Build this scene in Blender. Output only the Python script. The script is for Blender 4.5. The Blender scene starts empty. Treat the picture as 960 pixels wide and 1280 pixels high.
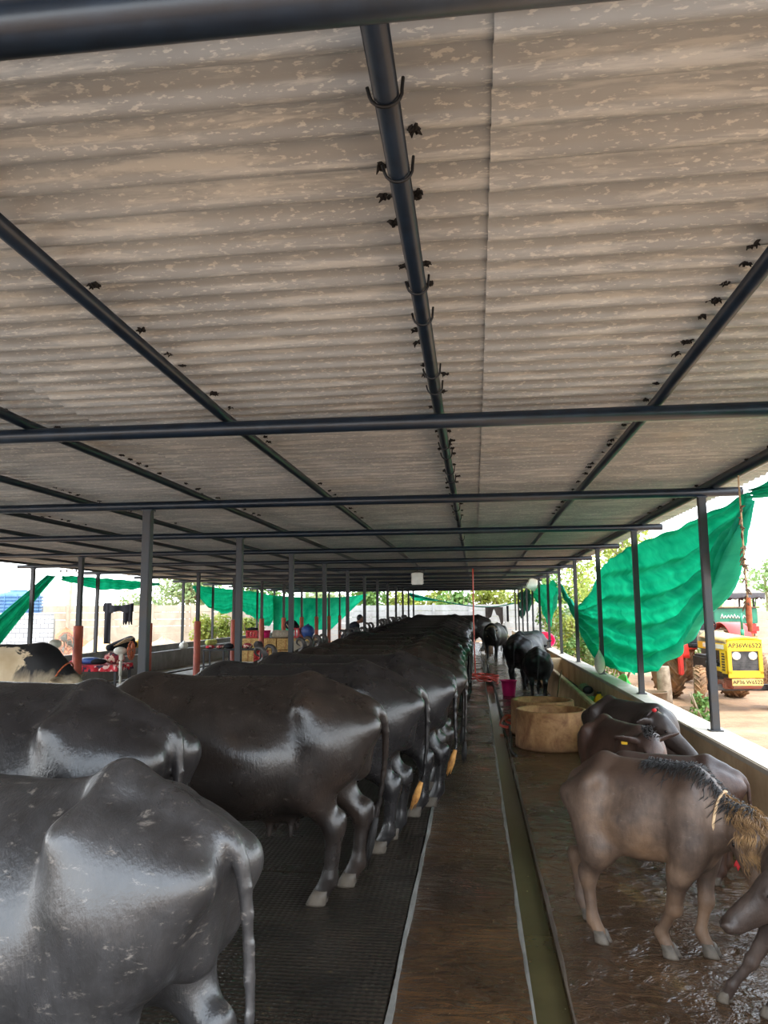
import bpy, bmesh, math, random
import numpy as np
from mathutils import Vector, Matrix, Euler
random.seed(7)
SC = bpy.context.scene
COL = SC.collection
PI = math.pi
V = Vector

# ------------------------------------------------------------------ object helpers
def tag(o, label=None, cat=None, group=None, kind=None):
    if label: o['label'] = label
    if cat: o['category'] = cat
    if group: o['group'] = group
    if kind: o['kind'] = kind
    return o

def empty(name, loc=(0, 0, 0), rz=0.0, label=None, cat=None, group=None):
    o = bpy.data.objects.new(name, None)
    COL.objects.link(o)
    o.location = loc
    o.rotation_euler = (0, 0, rz)
    o.empty_display_size = 0.1
    return tag(o, label, cat, group)

def link_mesh(name, me, mat, parent=None):
    o = bpy.data.objects.new(name, me)
    COL.objects.link(o)
    if mat is not None and len(me.materials) == 0:
        me.materials.append(mat)
    if parent is not None: o.parent = parent
    return o

def copy_tree(o, parent=None):
    c = o.copy()
    COL.objects.link(c)
    if parent is not None: c.parent = parent
    for ch in list(o.children):
        copy_tree(ch, c)
    return c

class MB:
    """collects shapes, builds ONE mesh object"""
    def __init__(s): s.v = []; s.f = []; s.sm = []
    def add(s, vs, fs, smooth=False, M=None):
        n = len(s.v)
        for p in vs:
            p = V(p)
            if M is not None: p = M @ p
            s.v.append(p)
        for f in fs:
            s.f.append([i + n for i in f]); s.sm.append(smooth)
        return s
    def box(s, c, d, M=None, bev=0.0, rz=0.0):
        bm = bmesh.new()
        bmesh.ops.create_cube(bm, size=1.0)
        for v in bm.verts: v.co = V((v.co.x * d[0], v.co.y * d[1], v.co.z * d[2]))
        if bev > 0:
            bmesh.ops.bevel(bm, geom=bm.edges[:], offset=bev, segments=2, affect='EDGES')
        R = Matrix.Translation(V(c)) @ Matrix.Rotation(rz, 4, 'Z')
        if M is not None: R = M @ R
        bm.verts.index_update()
        s.add([v.co.copy() for v in bm.verts], [[v.index for v in f.verts] for f in bm.faces], False, R)
        bm.free(); return s
    def tube(s, pts, r, n=10, cap=True, M=None, closed=False):
        pts = [V(p) for p in pts]
        m = len(pts)
        rs = r if isinstance(r, (list, tuple)) else [r] * m
        t0 = (pts[1] - pts[0]).normalized()
        up = V((0, 0, 1)) if abs(t0.z) < .9 else V((1, 0, 0))
        nx = t0.cross(up).normalized()
        vs = []; fs = []
        for i in range(m):
            if closed: t = (pts[(i + 1) % m] - pts[i - 1])
            elif i == 0: t = pts[1] - pts[0]
            elif i == m - 1: t = pts[-1] - pts[-2]
            else: t = pts[i + 1] - pts[i - 1]
            if t.length < 1e-9: t = V((0, 0, 1))
            t.normalize()
            nx = (nx - t * nx.dot(t))
            if nx.length < 1e-6: nx = t.orthogonal()
            nx.normalize()
            ny = t.cross(nx)
            for k in range(n):
                a = 2 * PI * k / n
                vs.append(pts[i] + (nx * math.cos(a) + ny * math.sin(a)) * rs[i])
        for i in range(m if closed else m - 1):
            j = (i + 1) % m
            for k in range(n):
                l = (k + 1) % n
                fs.append([i * n + k, i * n + l, j * n + l, j * n + k])
        s.add(vs, fs, True, M)
        if cap and not closed:
            b = len(s.v) - len(vs)
            s.f.append([b + k for k in range(n)][::-1]); s.sm.append(False)
            s.f.append([b + (m - 1) * n + k for k in range(n)]); s.sm.append(False)
        return s
    def lathe(s, prof, n=32, M=None, smooth=True):
        vs = []; fs = []
        for (r, z) in prof:
            for k in range(n):
                a = 2 * PI * k / n
                vs.append((r * math.cos(a), r * math.sin(a), z))
        for i in range(len(prof) - 1):
            for k in range(n):
                l = (k + 1) % n
                fs.append([i * n + k, i * n + l, (i + 1) * n + l, (i + 1) * n + k])
        return s.add(vs, fs, smooth, M)
    def grid(s, fn, nu, nv, M=None, smooth=True):
        vs = [fn(i / nu, j / nv) for i in range(nu + 1) for j in range(nv + 1)]
        fs = [[i * (nv + 1) + j, (i + 1) * (nv + 1) + j, (i + 1) * (nv + 1) + j + 1, i * (nv + 1) + j + 1]
              for i in range(nu) for j in range(nv)]
        return s.add(vs, fs, smooth, M)
    def prism(s, poly, h, M=None, smooth=False):
        """polygon (x,y) extruded 0..h along z"""
        n = len(poly)
        vs = [(x, y, 0) for x, y in poly] + [(x, y, h) for x, y in poly]
        fs = [list(range(n))[::-1], list(range(n, 2 * n))] + [[k, (k + 1) % n, n + (k + 1) % n, n + k] for k in range(n)]
        return s.add(vs, fs, smooth, M)
    def ball(s, c, r, n=12, M=None):
        rr = r if isinstance(r, (tuple, list)) else (r, r, r)
        bm = bmesh.new(); bmesh.ops.create_uvsphere(bm, u_segments=n, v_segments=max(6, n * 2 // 3), radius=1)
        bm.verts.index_update()
        s.add([V((c[0] + v.co.x * rr[0], c[1] + v.co.y * rr[1], c[2] + v.co.z * rr[2])) for v in bm.verts],
              [[v.index for v in f.verts] for f in bm.faces], True, M)
        bm.free(); return s
    def mesh(s, name, weld=False):
        me = bpy.data.meshes.new(name)
        me.from_pydata([tuple(p) for p in s.v], [], s.f)
        me.polygons.foreach_set('use_smooth', s.sm)
        if weld:
            bm = bmesh.new(); bm.from_mesh(me)
            bmesh.ops.remove_doubles(bm, verts=bm.verts, dist=1e-5)
            bmesh.ops.recalc_face_normals(bm, faces=bm.faces)
            bm.to_mesh(me); bm.free()
        me.update(); return me
    def build(s, name, mat, parent=None, weld=False, solid=0.0):
        o = link_mesh(name, s.mesh(name, weld), mat, parent)
        if solid:
            m = o.modifiers.new('thick', 'SOLIDIFY'); m.thickness = solid; m.offset = 0
        return o

# ------------------------------------------------------------------ materials
def mk(name):
    m = bpy.data.materials.new(name); m.use_nodes = True
    nt = m.node_tree
    b = nt.nodes['Principled BSDF']
    return m, nt, b

def lin(c):
    """sRGB 0-255 -> linear"""
    out = []
    for x in c:
        x /= 255.0
        out.append(x / 12.92 if x <= .04045 else ((x + .055) / 1.055) ** 2.4)
    return (*out, 1)

def ramp(nt, fac, stops, interp='LINEAR'):
    r = nt.nodes.new('ShaderNodeValToRGB'); r.color_ramp.interpolation = interp
    e = r.color_ramp.elements
    while len(e) < len(stops): e.new(0.5)
    for i, (p, c) in enumerate(stops):
        e[i].position = p
        e[i].color = c if len(c) == 4 else (*c, 1)
    nt.links.new(fac, r.inputs[0]); return r.outputs[0]

def noise(nt, scale, detail=4, rough=.55, vec=None, dim='Fac', dist=0.0):
    n = nt.nodes.new('ShaderNodeTexNoise')
    n.inputs['Scale'].default_value = scale; n.inputs['Detail'].default_value = detail
    n.inputs['Roughness'].default_value = rough; n.inputs['Distortion'].default_value = dist
    if vec is not None: nt.links.new(vec, n.inputs['Vector'])
    return n.outputs[0]

def coord(nt, scale=(1, 1, 1), kind='Object', rot=(0, 0, 0)):
    t = nt.nodes.new('ShaderNodeTexCoord'); mp = nt.nodes.new('ShaderNodeMapping')
    mp.inputs['Scale'].default_value = scale; mp.inputs['Rotation'].default_value = rot
    nt.links.new(t.outputs[kind], mp.inputs[0]); return mp.outputs[0]

def mix(nt, f, a, b, mode='MIX'):
    m = nt.nodes.new('ShaderNodeMix'); m.data_type = 'RGBA'; m.blend_type = mode
    for sock, val in ((m.inputs[0], f), (m.inputs[6], a), (m.inputs[7], b)):
        if hasattr(val, 'is_linked') or hasattr(val, 'links'): nt.links.new(val, sock)
        else: sock.default_value = val
    return m.outputs[2]

def mathn(nt, op, a, b=0.0):
    m = nt.nodes.new('ShaderNodeMath'); m.operation = op
    for sock, val in ((m.inputs[0], a), (m.inputs[1], b)):
        if hasattr(val, 'links'): nt.links.new(val, sock)
        else: sock.default_value = val
    return m.outputs[0]

def bump(nt, b, h, strength=.3, dist=.02, normal=None):
    n = nt.nodes.new('ShaderNodeBump'); n.inputs['Strength'].default_value = strength
    n.inputs['Distance'].default_value = dist
    nt.links.new(h, n.inputs['Height'])
    if normal is not None: nt.links.new(normal, n.inputs['Normal'])
    nt.links.new(n.outputs[0], b.inputs['Normal']); return n.outputs[0]

def simple(name, c, rough=.6, metal=0.0, var=.15, scale=6, bmp=0.0, bscale=30, spec=.5, c2=None, lo=.35, hi=.65):
    """colour with noise mottling + optional bump, colours sRGB 0-255"""
    m, nt, b = mk(name)
    a = lin(c); d = lin(c2) if c2 else (*[x * (1 - var) for x in a[:3]], 1)
    vec = coord(nt)
    col = ramp(nt, noise(nt, scale, 5, .6, vec), [(lo, d), (hi, a)])
    nt.links.new(col, b.inputs['Base Color'])
    b.inputs['Roughness'].default_value = rough; b.inputs['Metallic'].default_value = metal
    b.inputs['Specular IOR Level'].default_value = spec
    if bmp: bump(nt, b, noise(nt, bscale, 4, .6, vec), bmp, .01)
    return m

# ------------------------------------------------------------------ implicit surface modeller (animals, people)
def _n(v): return np.asarray(v, dtype=np.float32)

class SDF:
    def __init__(s): s.p = []
    def rc(s, a, b, ra, rb, k=.05, sy=1.0, sub=False):
        s.p.append(('rc', _n(a), _n(b), ra, rb, k, sy, sub)); return s
    def chain(s, pts, rs, k=.03):
        for i in range(len(pts) - 1): s.rc(pts[i], pts[i + 1], rs[i], rs[i + 1], k)
        return s
    def el(s, c, r, k=.05, R=None, sub=False):
        s.p.append(('el', _n(c), _n(r), None if R is None else _n(R), k, sub)); return s
    def mesh(s, name, h=.02, smooth=2):
        lo = np.full(3, 1e9); hi = -lo
        for q in s.p:
            if q[-1]: continue
            if q[0] == 'rc':
                for c, r in ((q[1], q[3]), (q[2], q[4])):
                    lo = np.minimum(lo, c - r); hi = np.maximum(hi, c + r)
            else:
                r = max(q[2]); lo = np.minimum(lo, q[1] - r); hi = np.maximum(hi, q[1] + r)
        lo -= 3 * h + .02; hi += 3 * h + .02
        N = np.ceil((hi - lo) / h).astype(int) + 1
        ax = [np.arange(N[i], dtype=np.float32) * h + lo[i] for i in range(3)]
        D = np.full(N, 1.0, np.float32)
        for q in s.p:
            k = q[5] if q[0] == 'rc' else q[4]
            pad = k + 4 * h
            if q[0] == 'rc':
                a, b, ra, rb, _, sy, sub = q[1:]
                l2 = np.minimum(a - ra, b - rb) - pad; h2 = np.maximum(a + ra, b + rb) + pad
            else:
                cc, rr, R, _, sub = q[1:]
                m = rr if R is None else np.full(3, rr.max())
                l2 = cc - m - pad; h2 = cc + m + pad
            i0 = np.clip(((l2 - lo) / h).astype(int), 0, N - 1); i1 = np.clip(((h2 - lo) / h).astype(int) + 2, 1, N)
            sl = tuple(slice(i0[i], i1[i]) for i in range(3))
            X = ax[0][sl[0]][:, None, None]; Y = ax[1][sl[1]][None, :, None]; Z = ax[2][sl[2]][None, None, :]
            if q[0] == 'rc':
                Yc = (Y - a[1]) / sy + a[1]
                ba = b - a; L2 = max(float(ba @ ba), 1e-9)
                t = ((X - a[0]) * ba[0] + (Yc - a[1]) * ba[1] + (Z - a[2]) * ba[2]) / L2
                t = np.clip(t, 0, 1)
                d = np.sqrt((X - a[0] - t * ba[0]) ** 2 + (Yc - a[1] - t * ba[1]) ** 2 + (Z - a[2] - t * ba[2]) ** 2) - (ra + (rb - ra) * t)
                if sy < 1: d = d * (sy * .5 + .5)
            else:
                P = [X - cc[0], Y - cc[1], Z - cc[2]]
                if R is not None:
                    P = [P[0] * R[i][0] + P[1] * R[i][1] + P[2] * R[i][2] for i in range(3)]
                k0 = np.sqrt((P[0] / rr[0]) ** 2 + (P[1] / rr[1]) ** 2 + (P[2] / rr[2]) ** 2)
                k1 = np.sqrt((P[0] / rr[0] ** 2) ** 2 + (P[1] / rr[1] ** 2) ** 2 + (P[2] / rr[2] ** 2) ** 2)
                d = k0 * (k0 - 1) / np.maximum(k1, 1e-6)
            A = D[sl]
            if sub:
                hh = np.maximum(k - np.abs(A + d), 0) / k
                D[sl] = np.maximum(A, -d) + hh * hh * k * .25
            else:
                hh = np.maximum(k - np.abs(A - d), 0) / k
                D[sl] = np.minimum(A, d) - hh * hh * k * .25
        # surface nets
        ins = D < 0
        cnt = np.zeros(N - 1, np.int8)
        for dx in (0, 1):
            for dy in (0, 1):
                for dz in (0, 1):
                    cnt += ins[dx:N[0] - 1 + dx, dy:N[1] - 1 + dy, dz:N[2] - 1 + dz]
        cell = (cnt > 0) & (cnt < 8)
        idx = np.full(N - 1, -1, np.int64)
        ci = np.argwhere(cell); idx[cell] = np.arange(len(ci))
        acc = np.zeros((len(ci), 3)); num = np.zeros(len(ci))
        cs = [(x, y, z) for x in (0, 1) for y in (0, 1) for z in (0, 1)]
        vals = {c: D[ci[:, 0] + c[0], ci[:, 1] + c[1], ci[:, 2] + c[2]] for c in cs}
        for c in cs:
            for a_ in range(3):
                if c[a_] == 0:
                    c2 = list(c); c2[a_] = 1; c2 = tuple(c2)
                    v0, v1 = vals[c], vals[c2]
                    m = (v0 < 0) != (v1 < 0)
                    t = np.where(m, v0 / np.where(m, v0 - v1, 1), 0)
                    p = np.tile(np.array(c, float), (len(ci), 1)); p[:, a_] = t
                    acc[m] += p[m]; num[m] += 1
        P = (ci + acc / num[:, None]) * h + lo
        F = []
        for a_ in range(3):
            b_, c_ = (a_ + 1) % 3, (a_ + 2) % 3
            s0 = [slice(None)] * 3; s1 = [slice(None)] * 3
            s0[a_] = slice(0, N[a_] - 1); s1[a_] = slice(1, N[a_])
            A0 = ins[tuple(s0)]; A1 = ins[tuple(s1)]
            ed = np.argwhere(A0 != A1)
            ok = (ed[:, b_] > 0) & (ed[:, c_] > 0) & (ed[:, b_] < N[b_] - 1) & (ed[:, c_] < N[c_] - 1)
            ed = ed[ok]
            fl = A0[ed[:, 0], ed[:, 1], ed[:, 2]]
            def g(db, dc):
                e = ed.copy(); e[:, b_] -= db; e[:, c_] -= dc
                return idx[e[:, 0], e[:, 1], e[:, 2]]
            q = np.stack([g(1, 1), g(0, 1), g(0, 0), g(1, 0)], 1)
            q[~fl] = q[~fl][:, ::-1]
            F.append(q)
        F = np.concatenate(F)
        for _ in range(smooth):
            S = np.zeros_like(P); C = np.zeros(len(P))
            for i in range(4):
                for j in ((i + 1) % 4, (i - 1) % 4):
                    np.add.at(S, F[:, i], P[F[:, j]]); np.add.at(C, F[:, i], 1)
            P = P * .5 + .5 * S / np.maximum(C, 1)[:, None]
        me = bpy.data.meshes.new(name)
        me.from_pydata(P.tolist(), [], F.tolist())
        me.polygons.foreach_set('use_smooth', [True] * len(F))
        me.update()
        return me
# ------------------------------------------------------------------ cattle (local: +x forward, +y left, feet at z=0, tail near x=0)
def frame(a, b, up=(0, 0, 1)):
    f = (V(b) - V(a)).normalized()
    s = V(up).cross(f)
    if s.length < 1e-4: s = V((0, 1, 0))
    s.normalize(); u = f.cross(s)
    return f, s, u

def rotm(f, s, u): return [list(f), list(s), list(u)]

def bovine(P):
    """returns (SDF, info) ; P overrides the pose"""
    g = dict(belly=.40, bz=.90, lean=0.0, legk=1.0, poll=(2.12, 0, 1.12), muz=(2.5, 0, .75), roll=0.0,
             hf=[(.32, .17), (.25, -.17)], ff=[(1.60, .17), (1.54, -.17)],
             tail=[(.04, 0, 1.16), (-.012, 0, 1.06), (-.012, .01, .8), (.0, .02, .52), (.01, .02, .40)],
             udder=True, ear=.13, headw=1.0, earup=0.0, neckr=1.0, dip=0.0, bl=1.0, hump=0.0, loin=0.0)
    g.update(P)
    S = SDF(); B = g['belly']; ln = g['lean']
    # trunk (bl stretches the body length)
    bl = g['bl']; T = lambda x, y, z: (x * bl, y, z)
    S.el(T(1.02, 0, g['bz']), (.72 * bl, B, .41 - .06 * ln), .12)
    S.el(T(.80, 0, g['bz'] - .05), (.50 * bl, B * 1.03, .37 - .08 * ln), .14)
    S.el(T(1.52, 0, .92), (.36 * bl, .28 - .06 * ln, .38 - .04 * ln), .15)
    S.rc(T(.50, 0, 1.12 - g['loin'] * .6), T(1.5, 0, 1.12 - g['loin']), .17, .17, .14)
    S.rc(T(.24, 0, 1.225), T(.46, 0, 1.30), .04, .045, .07)
    S.rc(T(.46, 0, 1.30), T(1.05, 0, 1.25 - g['dip']), .045, .04, .09)
    S.rc(T(1.05, 0, 1.25 - g['dip']), T(1.55, 0, 1.28 + g['hump']), .04, .06, .09)
    S.rc(T(.45, 0, 1.24), T(.10, 0, 1.14), .10, .08, .08)
    for s in (1, -1):
        S.rc(T(.46, .08 * s, 1.24), T(.45, .26 * s, 1.17), .065, .06, .06)      # hook bones
        S.rc(T(.15, .06 * s, 1.09), T(.045, .125 * s, 1.05), .06, .058, .06)      # pin bones
        S.rc(T(.40, .235 * s, 1.09), T(.10, .14 * s, 1.03), .07, .07, .13)
        S.el(T(.32, .165 * s, .93), (.26 * bl - .02 * ln, .16 - .05 * ln, .28), .12)
        fx, fy = g['hf'][0 if s > 0 else 1]
        y = .185 * s; hx = fx - .085                                          # hock behind the hoof
        kl = g['legk']
        S.rc(T(.34, .16 * s, .93), (.42 * bl + .4 * (fx - .3 * bl), y, .68), .19 - .06 * ln, .135 * kl, .10)
        S.rc((.42 * bl + .4 * (fx - .3 * bl), y, .70), (hx + .02, fy * .98, .46), .125 * kl, .066 * kl, .08)
        S.rc((hx - .03, fy * .98, .51), (hx + .015, fy, .44), .034 * kl, .05 * kl, .05)
        S.rc((hx + .005, fy, .46), (fx - .05, fy, .16), .058 * kl, .044 * kl, .05)
        S.rc((fx - .05, fy, .16), (fx, fy, .065), .05 * kl, .052 * kl, .03)
        S.rc((fx - .05, fy, .13), (fx - .08, fy, .115), .03 * kl, .02 * kl, .03)
        gx, gy = g['ff'][0 if s > 0 else 1]; g0 = 1.58 * bl
        S.el(T(1.58, .20 * s, .93), (.19 * bl, .10, .31), .10)
        S.rc(T(1.60, .19 * s, .82), (1.56 * bl + .3 * (gx - g0), .19 * s, .60), .125 - .02 * ln, .082 * kl, .09)
        kx = 1.57 * bl + .6 * (gx - g0)
        S.rc((1.56 * bl + .3 * (gx - g0), .19 * s, .62), (kx, (gy + .19 * s) / 2, .37), .084 * kl, .058 * kl, .05)
        S.el((kx + .012, (gy + .19 * s) / 2, .36), (.056 * kl, .058 * kl, .07 * kl), .03)
        S.rc((kx, (gy + .19 * s) / 2, .36), (gx - .03, gy, .15), .05 * kl, .041 * kl, .03)
        S.rc((gx - .03, gy, .15), (gx + .015, gy, .065), .048 * kl, .05 * kl, .03)
        S.el(T(.70, (B + .085) * s, 1.13), (.17 * bl, .10, .09), .16, sub=True)     # flank hollow
    S.rc(T(.11, 0, 1.08), T(.15, 0, .78), .085, .09, .08)                              # between the pin bones
    # neck + head
    poll = V(g['poll']); muz = V(g['muz'])
    n0 = V((1.62 * bl, 0, 1.08)); nr = g['neckr']
    mid = (n0 + poll) / 2 + V((0, 0, -.06))
    S.rc(n0, mid, .235 - .05 * ln, .185 * nr - .03 * ln, .12, sy=.8 if abs(poll.y) < .15 else 1)
    S.rc(mid, poll - V((0, 0, .05)), .185 * nr - .03 * ln, .135 * nr, .10)
    S.rc(T(1.6, 0, .98), mid - V((0, 0, .08)), .19 - .04 * ln, .13 * nr, .12)
    f, s_, u = frame(poll, muz)
    if g['roll']:
        R = Matrix.Rotation(g['roll'], 3, f); s_ = R @ s_; u = R @ u
    hl = (muz - poll).length; w = g['headw']
    at = lambda a, b, c: poll + f * (a * hl) + s_ * b + u * c
    S.el(at(.22, 0, 0), (.30 * hl, .115 * w, .115 * w), .05, rotm(f, s_, u))
    S.rc(at(.2, 0, .01), at(.86, 0, -.005), .10 * w, .062 * w, .05)
    S.rc(at(.25, 0, -.09), at(.85, 0, -.045), .085 * w, .045 * w, .05)
    S.el(at(.93, 0, -.01), (.065, .074 * w, .058), .03, rotm(f, s_, u))
    S.rc(at(.62, 0, .045), at(.85, 0, .03), .035, .034, .04)
    for s in (1, -1):
        S.el(at(.33, .088 * w * s, .05), (.055, .03, .034), .03, rotm(f, s_, u))
        S.el(at(.36, .118 * w * s, .035), (.018, .012, .015), .008, rotm(f, s_, u), sub=True)
        S.el(at(.985, .042 * w * s, .02), (.03, .017, .02), .012, rotm(f, s_, u), sub=True)
        S.rc(at(.95, .05 * w * s, .028), at(1.0, .028 * w * s, .03), .022, .018, .02)
        d = (s_ * s * .95 - f * .15 + u * (g['earup'] - .12)).normalized()
        e0 = at(.06, .10 * w * s, -.005)
        L = g['ear']
        ex, ey, ez = d, f.cross(d).normalized(), None
        ez = ex.cross(ey)
        S.el(e0 + d * L * .75, (L * .8, .062, .020), .03, rotm(ex, ey, ez))
        S.rc(e0, e0 + d * L * .5, .035, .03, .03)
    # tail
    tl = g['tail']
    tl = [(tl[0][0] + .12, 0, tl[0][2] + .0)] + list(tl)
    rs = [.055, .036, .028, .022, .018, .015]
    tp = smooth_path(tl, 3); S.chain(tp, interp_list(rs[:len(tl)], 3), .012)
    if g['udder']:
        S.el((.62, 0, .55), (.19, .13, .125), .08)
        for (a, b) in ((.70, .07), (.70, -.07), (.56, .075), (.56, -.075)):
            S.rc((a, b, .47), (a, b * 1.08, .36), .028, .019, .025)
    info = dict(f=f, s=s_, u=u, at=at, hl=hl, w=w, g=g, poll=poll, muz=muz)
    return S, info

def hoof_mesh():
    m = MB()
    for s in (1, -1):
        prof = []
        vs = []; n = 12
        for (z, sc, dx) in ((0.0, 1.0, .016), (.012, 1.02, .014), (.05, .88, .002), (.085, .74, -.012)):
            for k in range(n):
                a = 2 * PI * k / n
                vs.append((dx + math.cos(a) * (.064 if math.cos(a) > 0 else .052) * sc, .030 * s + math.sin(a) * .028 * sc, z))
        fs = [[r * n + k, r * n + (k + 1) % n, (r + 1) * n + (k + 1) % n, (r + 1) * n + k] for r in range(3) for k in range(n)]
        fs.append(list(range(n))[::-1]); fs.append([3 * n + k for k in range(n)])
        m.add(vs, fs, True)
    return m.mesh('hoof')

HOOF = None
def make_bovine(name, P, mats, h=.02, horns=None, collar=None, switch='tail_switch', eyes=True, extra=None):
    """Empty + body + hooves etc. ; mats: dict(body, hoof, horn, hair, rope)"""
    global HOOF
    S, I = bovine(P); g = I['g']
    root = empty(name)
    body = link_mesh('body', S.mesh('body', h), mats['body'], root)
    if HOOF is None: HOOF = hoof_mesh()
    kl = g['legk']
    for (x, y), dx in ((g['hf'][0], 0), (g['hf'][1], 0), (g['ff'][0], .015), (g['ff'][1], .015)):
        o = bpy.data.objects.new('hoof', HOOF); COL.objects.link(o); o.parent = root
        if not HOOF.materials: HOOF.materials.append(mats['hoof'])
        o.location = (x + dx + .01, y, 0); o.scale = (1.05 * kl, 1.08 * kl, 1)
    if switch:
        a = V(g['tail'][-2]); b = V(g['tail'][-1]); d = (b - a).normalized()
        L = g.get('switch', .17)
        m = MB(); rnd = random.Random(3)
        m.tube([b - d * .03, b + d * L * .3, b + d * L * .7, b + d * L], [.017, .027, .022, .004], 10)
        for k in range(14):
            an = rnd.uniform(0, 6.28); q = V((math.cos(an), math.sin(an), 0)) * .018
            e = b + d * L * rnd.uniform(.8, 1.15) + q * rnd.uniform(.3, 1.3)
            m.tube([b + q * .5, b + d * L * .5 + q * 1.3, e], [.006, .007, .0015], 5)
        m.build(switch, mats['hair'], root)
    at = I['at']; f, s_, u = I['f'], I['s'], I['u']; w = I['w']
    if eyes:
        for s in (1, -1):
            MB().ball(at(.36, .104 * w * s, .04), .017, 10).build('eye', mats['eye'], root)
    if horns:
        for s in (1, -1):
            pts = []; rr = []
            for (a, b, c, r) in horns:
                pts.append(at(a, b * s, c)); rr.append(r)
            MB().tube(smooth_path(pts, 4), interp_list(rr, 4), 10).build('horn', mats['horn'], root)
    if collar:
        n0 = V((1.62 * g['bl'], 0, 1.08)); t = collar[0]
        c0 = n0.lerp(I['poll'], t) - V((0, 0, .06)); ax = (I['poll'] - n0).normalized()
        r = collar[1]
        a1 = ax.cross(V((0, 0, 1))).normalized(); a2 = a1.cross(ax)
        m = MB()
        m.tube([c0 + a1 * r * .98 * math.cos(q) + a2 * r * 1.08 * math.sin(q) for q in [2 * PI * i / 28 for i in range(28)]], .011, 7, closed=True)
        m.ball(c0 + a1 * r * .75 - a2 * r * .85, .022, 8)
        m.build('rope_collar', mats['rope'], root)
    return root, I

def smooth_path(pts, n):
    """Catmull-Rom"""
    pts = [V(p) for p in pts]; out = []
    for i in range(len(pts) - 1):
        p0 = pts[max(i - 1, 0)]; p1 = pts[i]; p2 = pts[i + 1]; p3 = pts[min(i + 2, len(pts) - 1)]
        for k in range(n):
            t = k / n
            out.append(.5 * ((2 * p1) + (p2 - p0) * t + (2 * p0 - 5 * p1 + 4 * p2 - p3) * t * t + (3 * p1 - p0 - 3 * p2 + p3) * t ** 3))
    out.append(pts[-1]); return out

def interp_list(rs, n):
    out = []
    for i in range(len(rs) - 1):
        for k in range(n): out.append(rs[i] + (rs[i + 1] - rs[i]) * k / n)
    out.append(rs[-1]); return out

from mathutils.bvhtree import BVHTree
def hair_on(body, pts, direction, flow, n_len, mat, name, parent, seed=1, r=.0045, lift=.4):
    """tufts rooted on the body surface: each pt is shot along direction, hair follows flow(hit)"""
    me = body.data; rnd = random.Random(seed)
    bv = BVHTree.FromPolygons([v.co.copy() for v in me.vertices], [tuple(q.vertices) for q in me.polygons])
    mb = MB()
    for q in pts:
        hit, nrm, ix, ds = bv.ray_cast(V(q), V(direction).normalized())
        if hit is None: continue
        if nrm.dot(V(direction)) > 0: nrm = -nrm
        L = n_len * rnd.uniform(.6, 1.3); fl = V(flow(hit)) + V((rnd.gauss(0, .25), rnd.gauss(0, .25), rnd.gauss(0, .15)))
        fl = (fl - nrm * fl.dot(nrm)).normalized()
        a = hit - nrm * .006
        mb.tube([a, a + fl * L * .5 + nrm * L * lift * .5, a + fl * L + nrm * L * lift * .25], [r, r * .8, r * .2], 4, cap=False)
    return mb.build(name, M_[mat] if isinstance(mat, str) else mat, parent)
# ------------------------------------------------------------------ material library
def m_ceiling():
    m, nt, b = mk('fibre_cement')
    v = coord(nt, (1, 1, 1)); vs = coord(nt, (.9, 9, 1)); vf = coord(nt, (10, 34, 9), rot=(0, 0, .25))
    base = ramp(nt, noise(nt, 1.3, 5, .6, v), [(.3, lin((152, 153, 153))), (.7, lin((176, 177, 177)))])
    streak = ramp(nt, noise(nt, 2.2, 6, .68, vs, dist=.3), [(.50, (0, 0, 0, 1)), (.60, (1, 1, 1, 1))])
    c = mix(nt, mathn(nt, 'MULTIPLY', streak, .45), base, lin((222, 219, 212)))
    spots = ramp(nt, noise(nt, 3.0, 3, .6, vf), [(.58, (0, 0, 0, 1)), (.64, (1, 1, 1, 1))])
    c = mix(nt, mathn(nt, 'MULTIPLY', spots, .55), c, lin((226, 222, 212)))
    rust = ramp(nt, noise(nt, .8, 4, .6, v), [(.62, (0, 0, 0, 1)), (.75, (1, 1, 1, 1))])
    c = mix(nt, mathn(nt, 'MULTIPLY', rust, .35), c, lin((176, 160, 134)))
    nt.links.new(c, b.inputs['Base Color']); b.inputs['Roughness'].default_value = .85
    bump(nt, b, noise(nt, 40, 4, .6, v), .25, .004)
    return m

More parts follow.
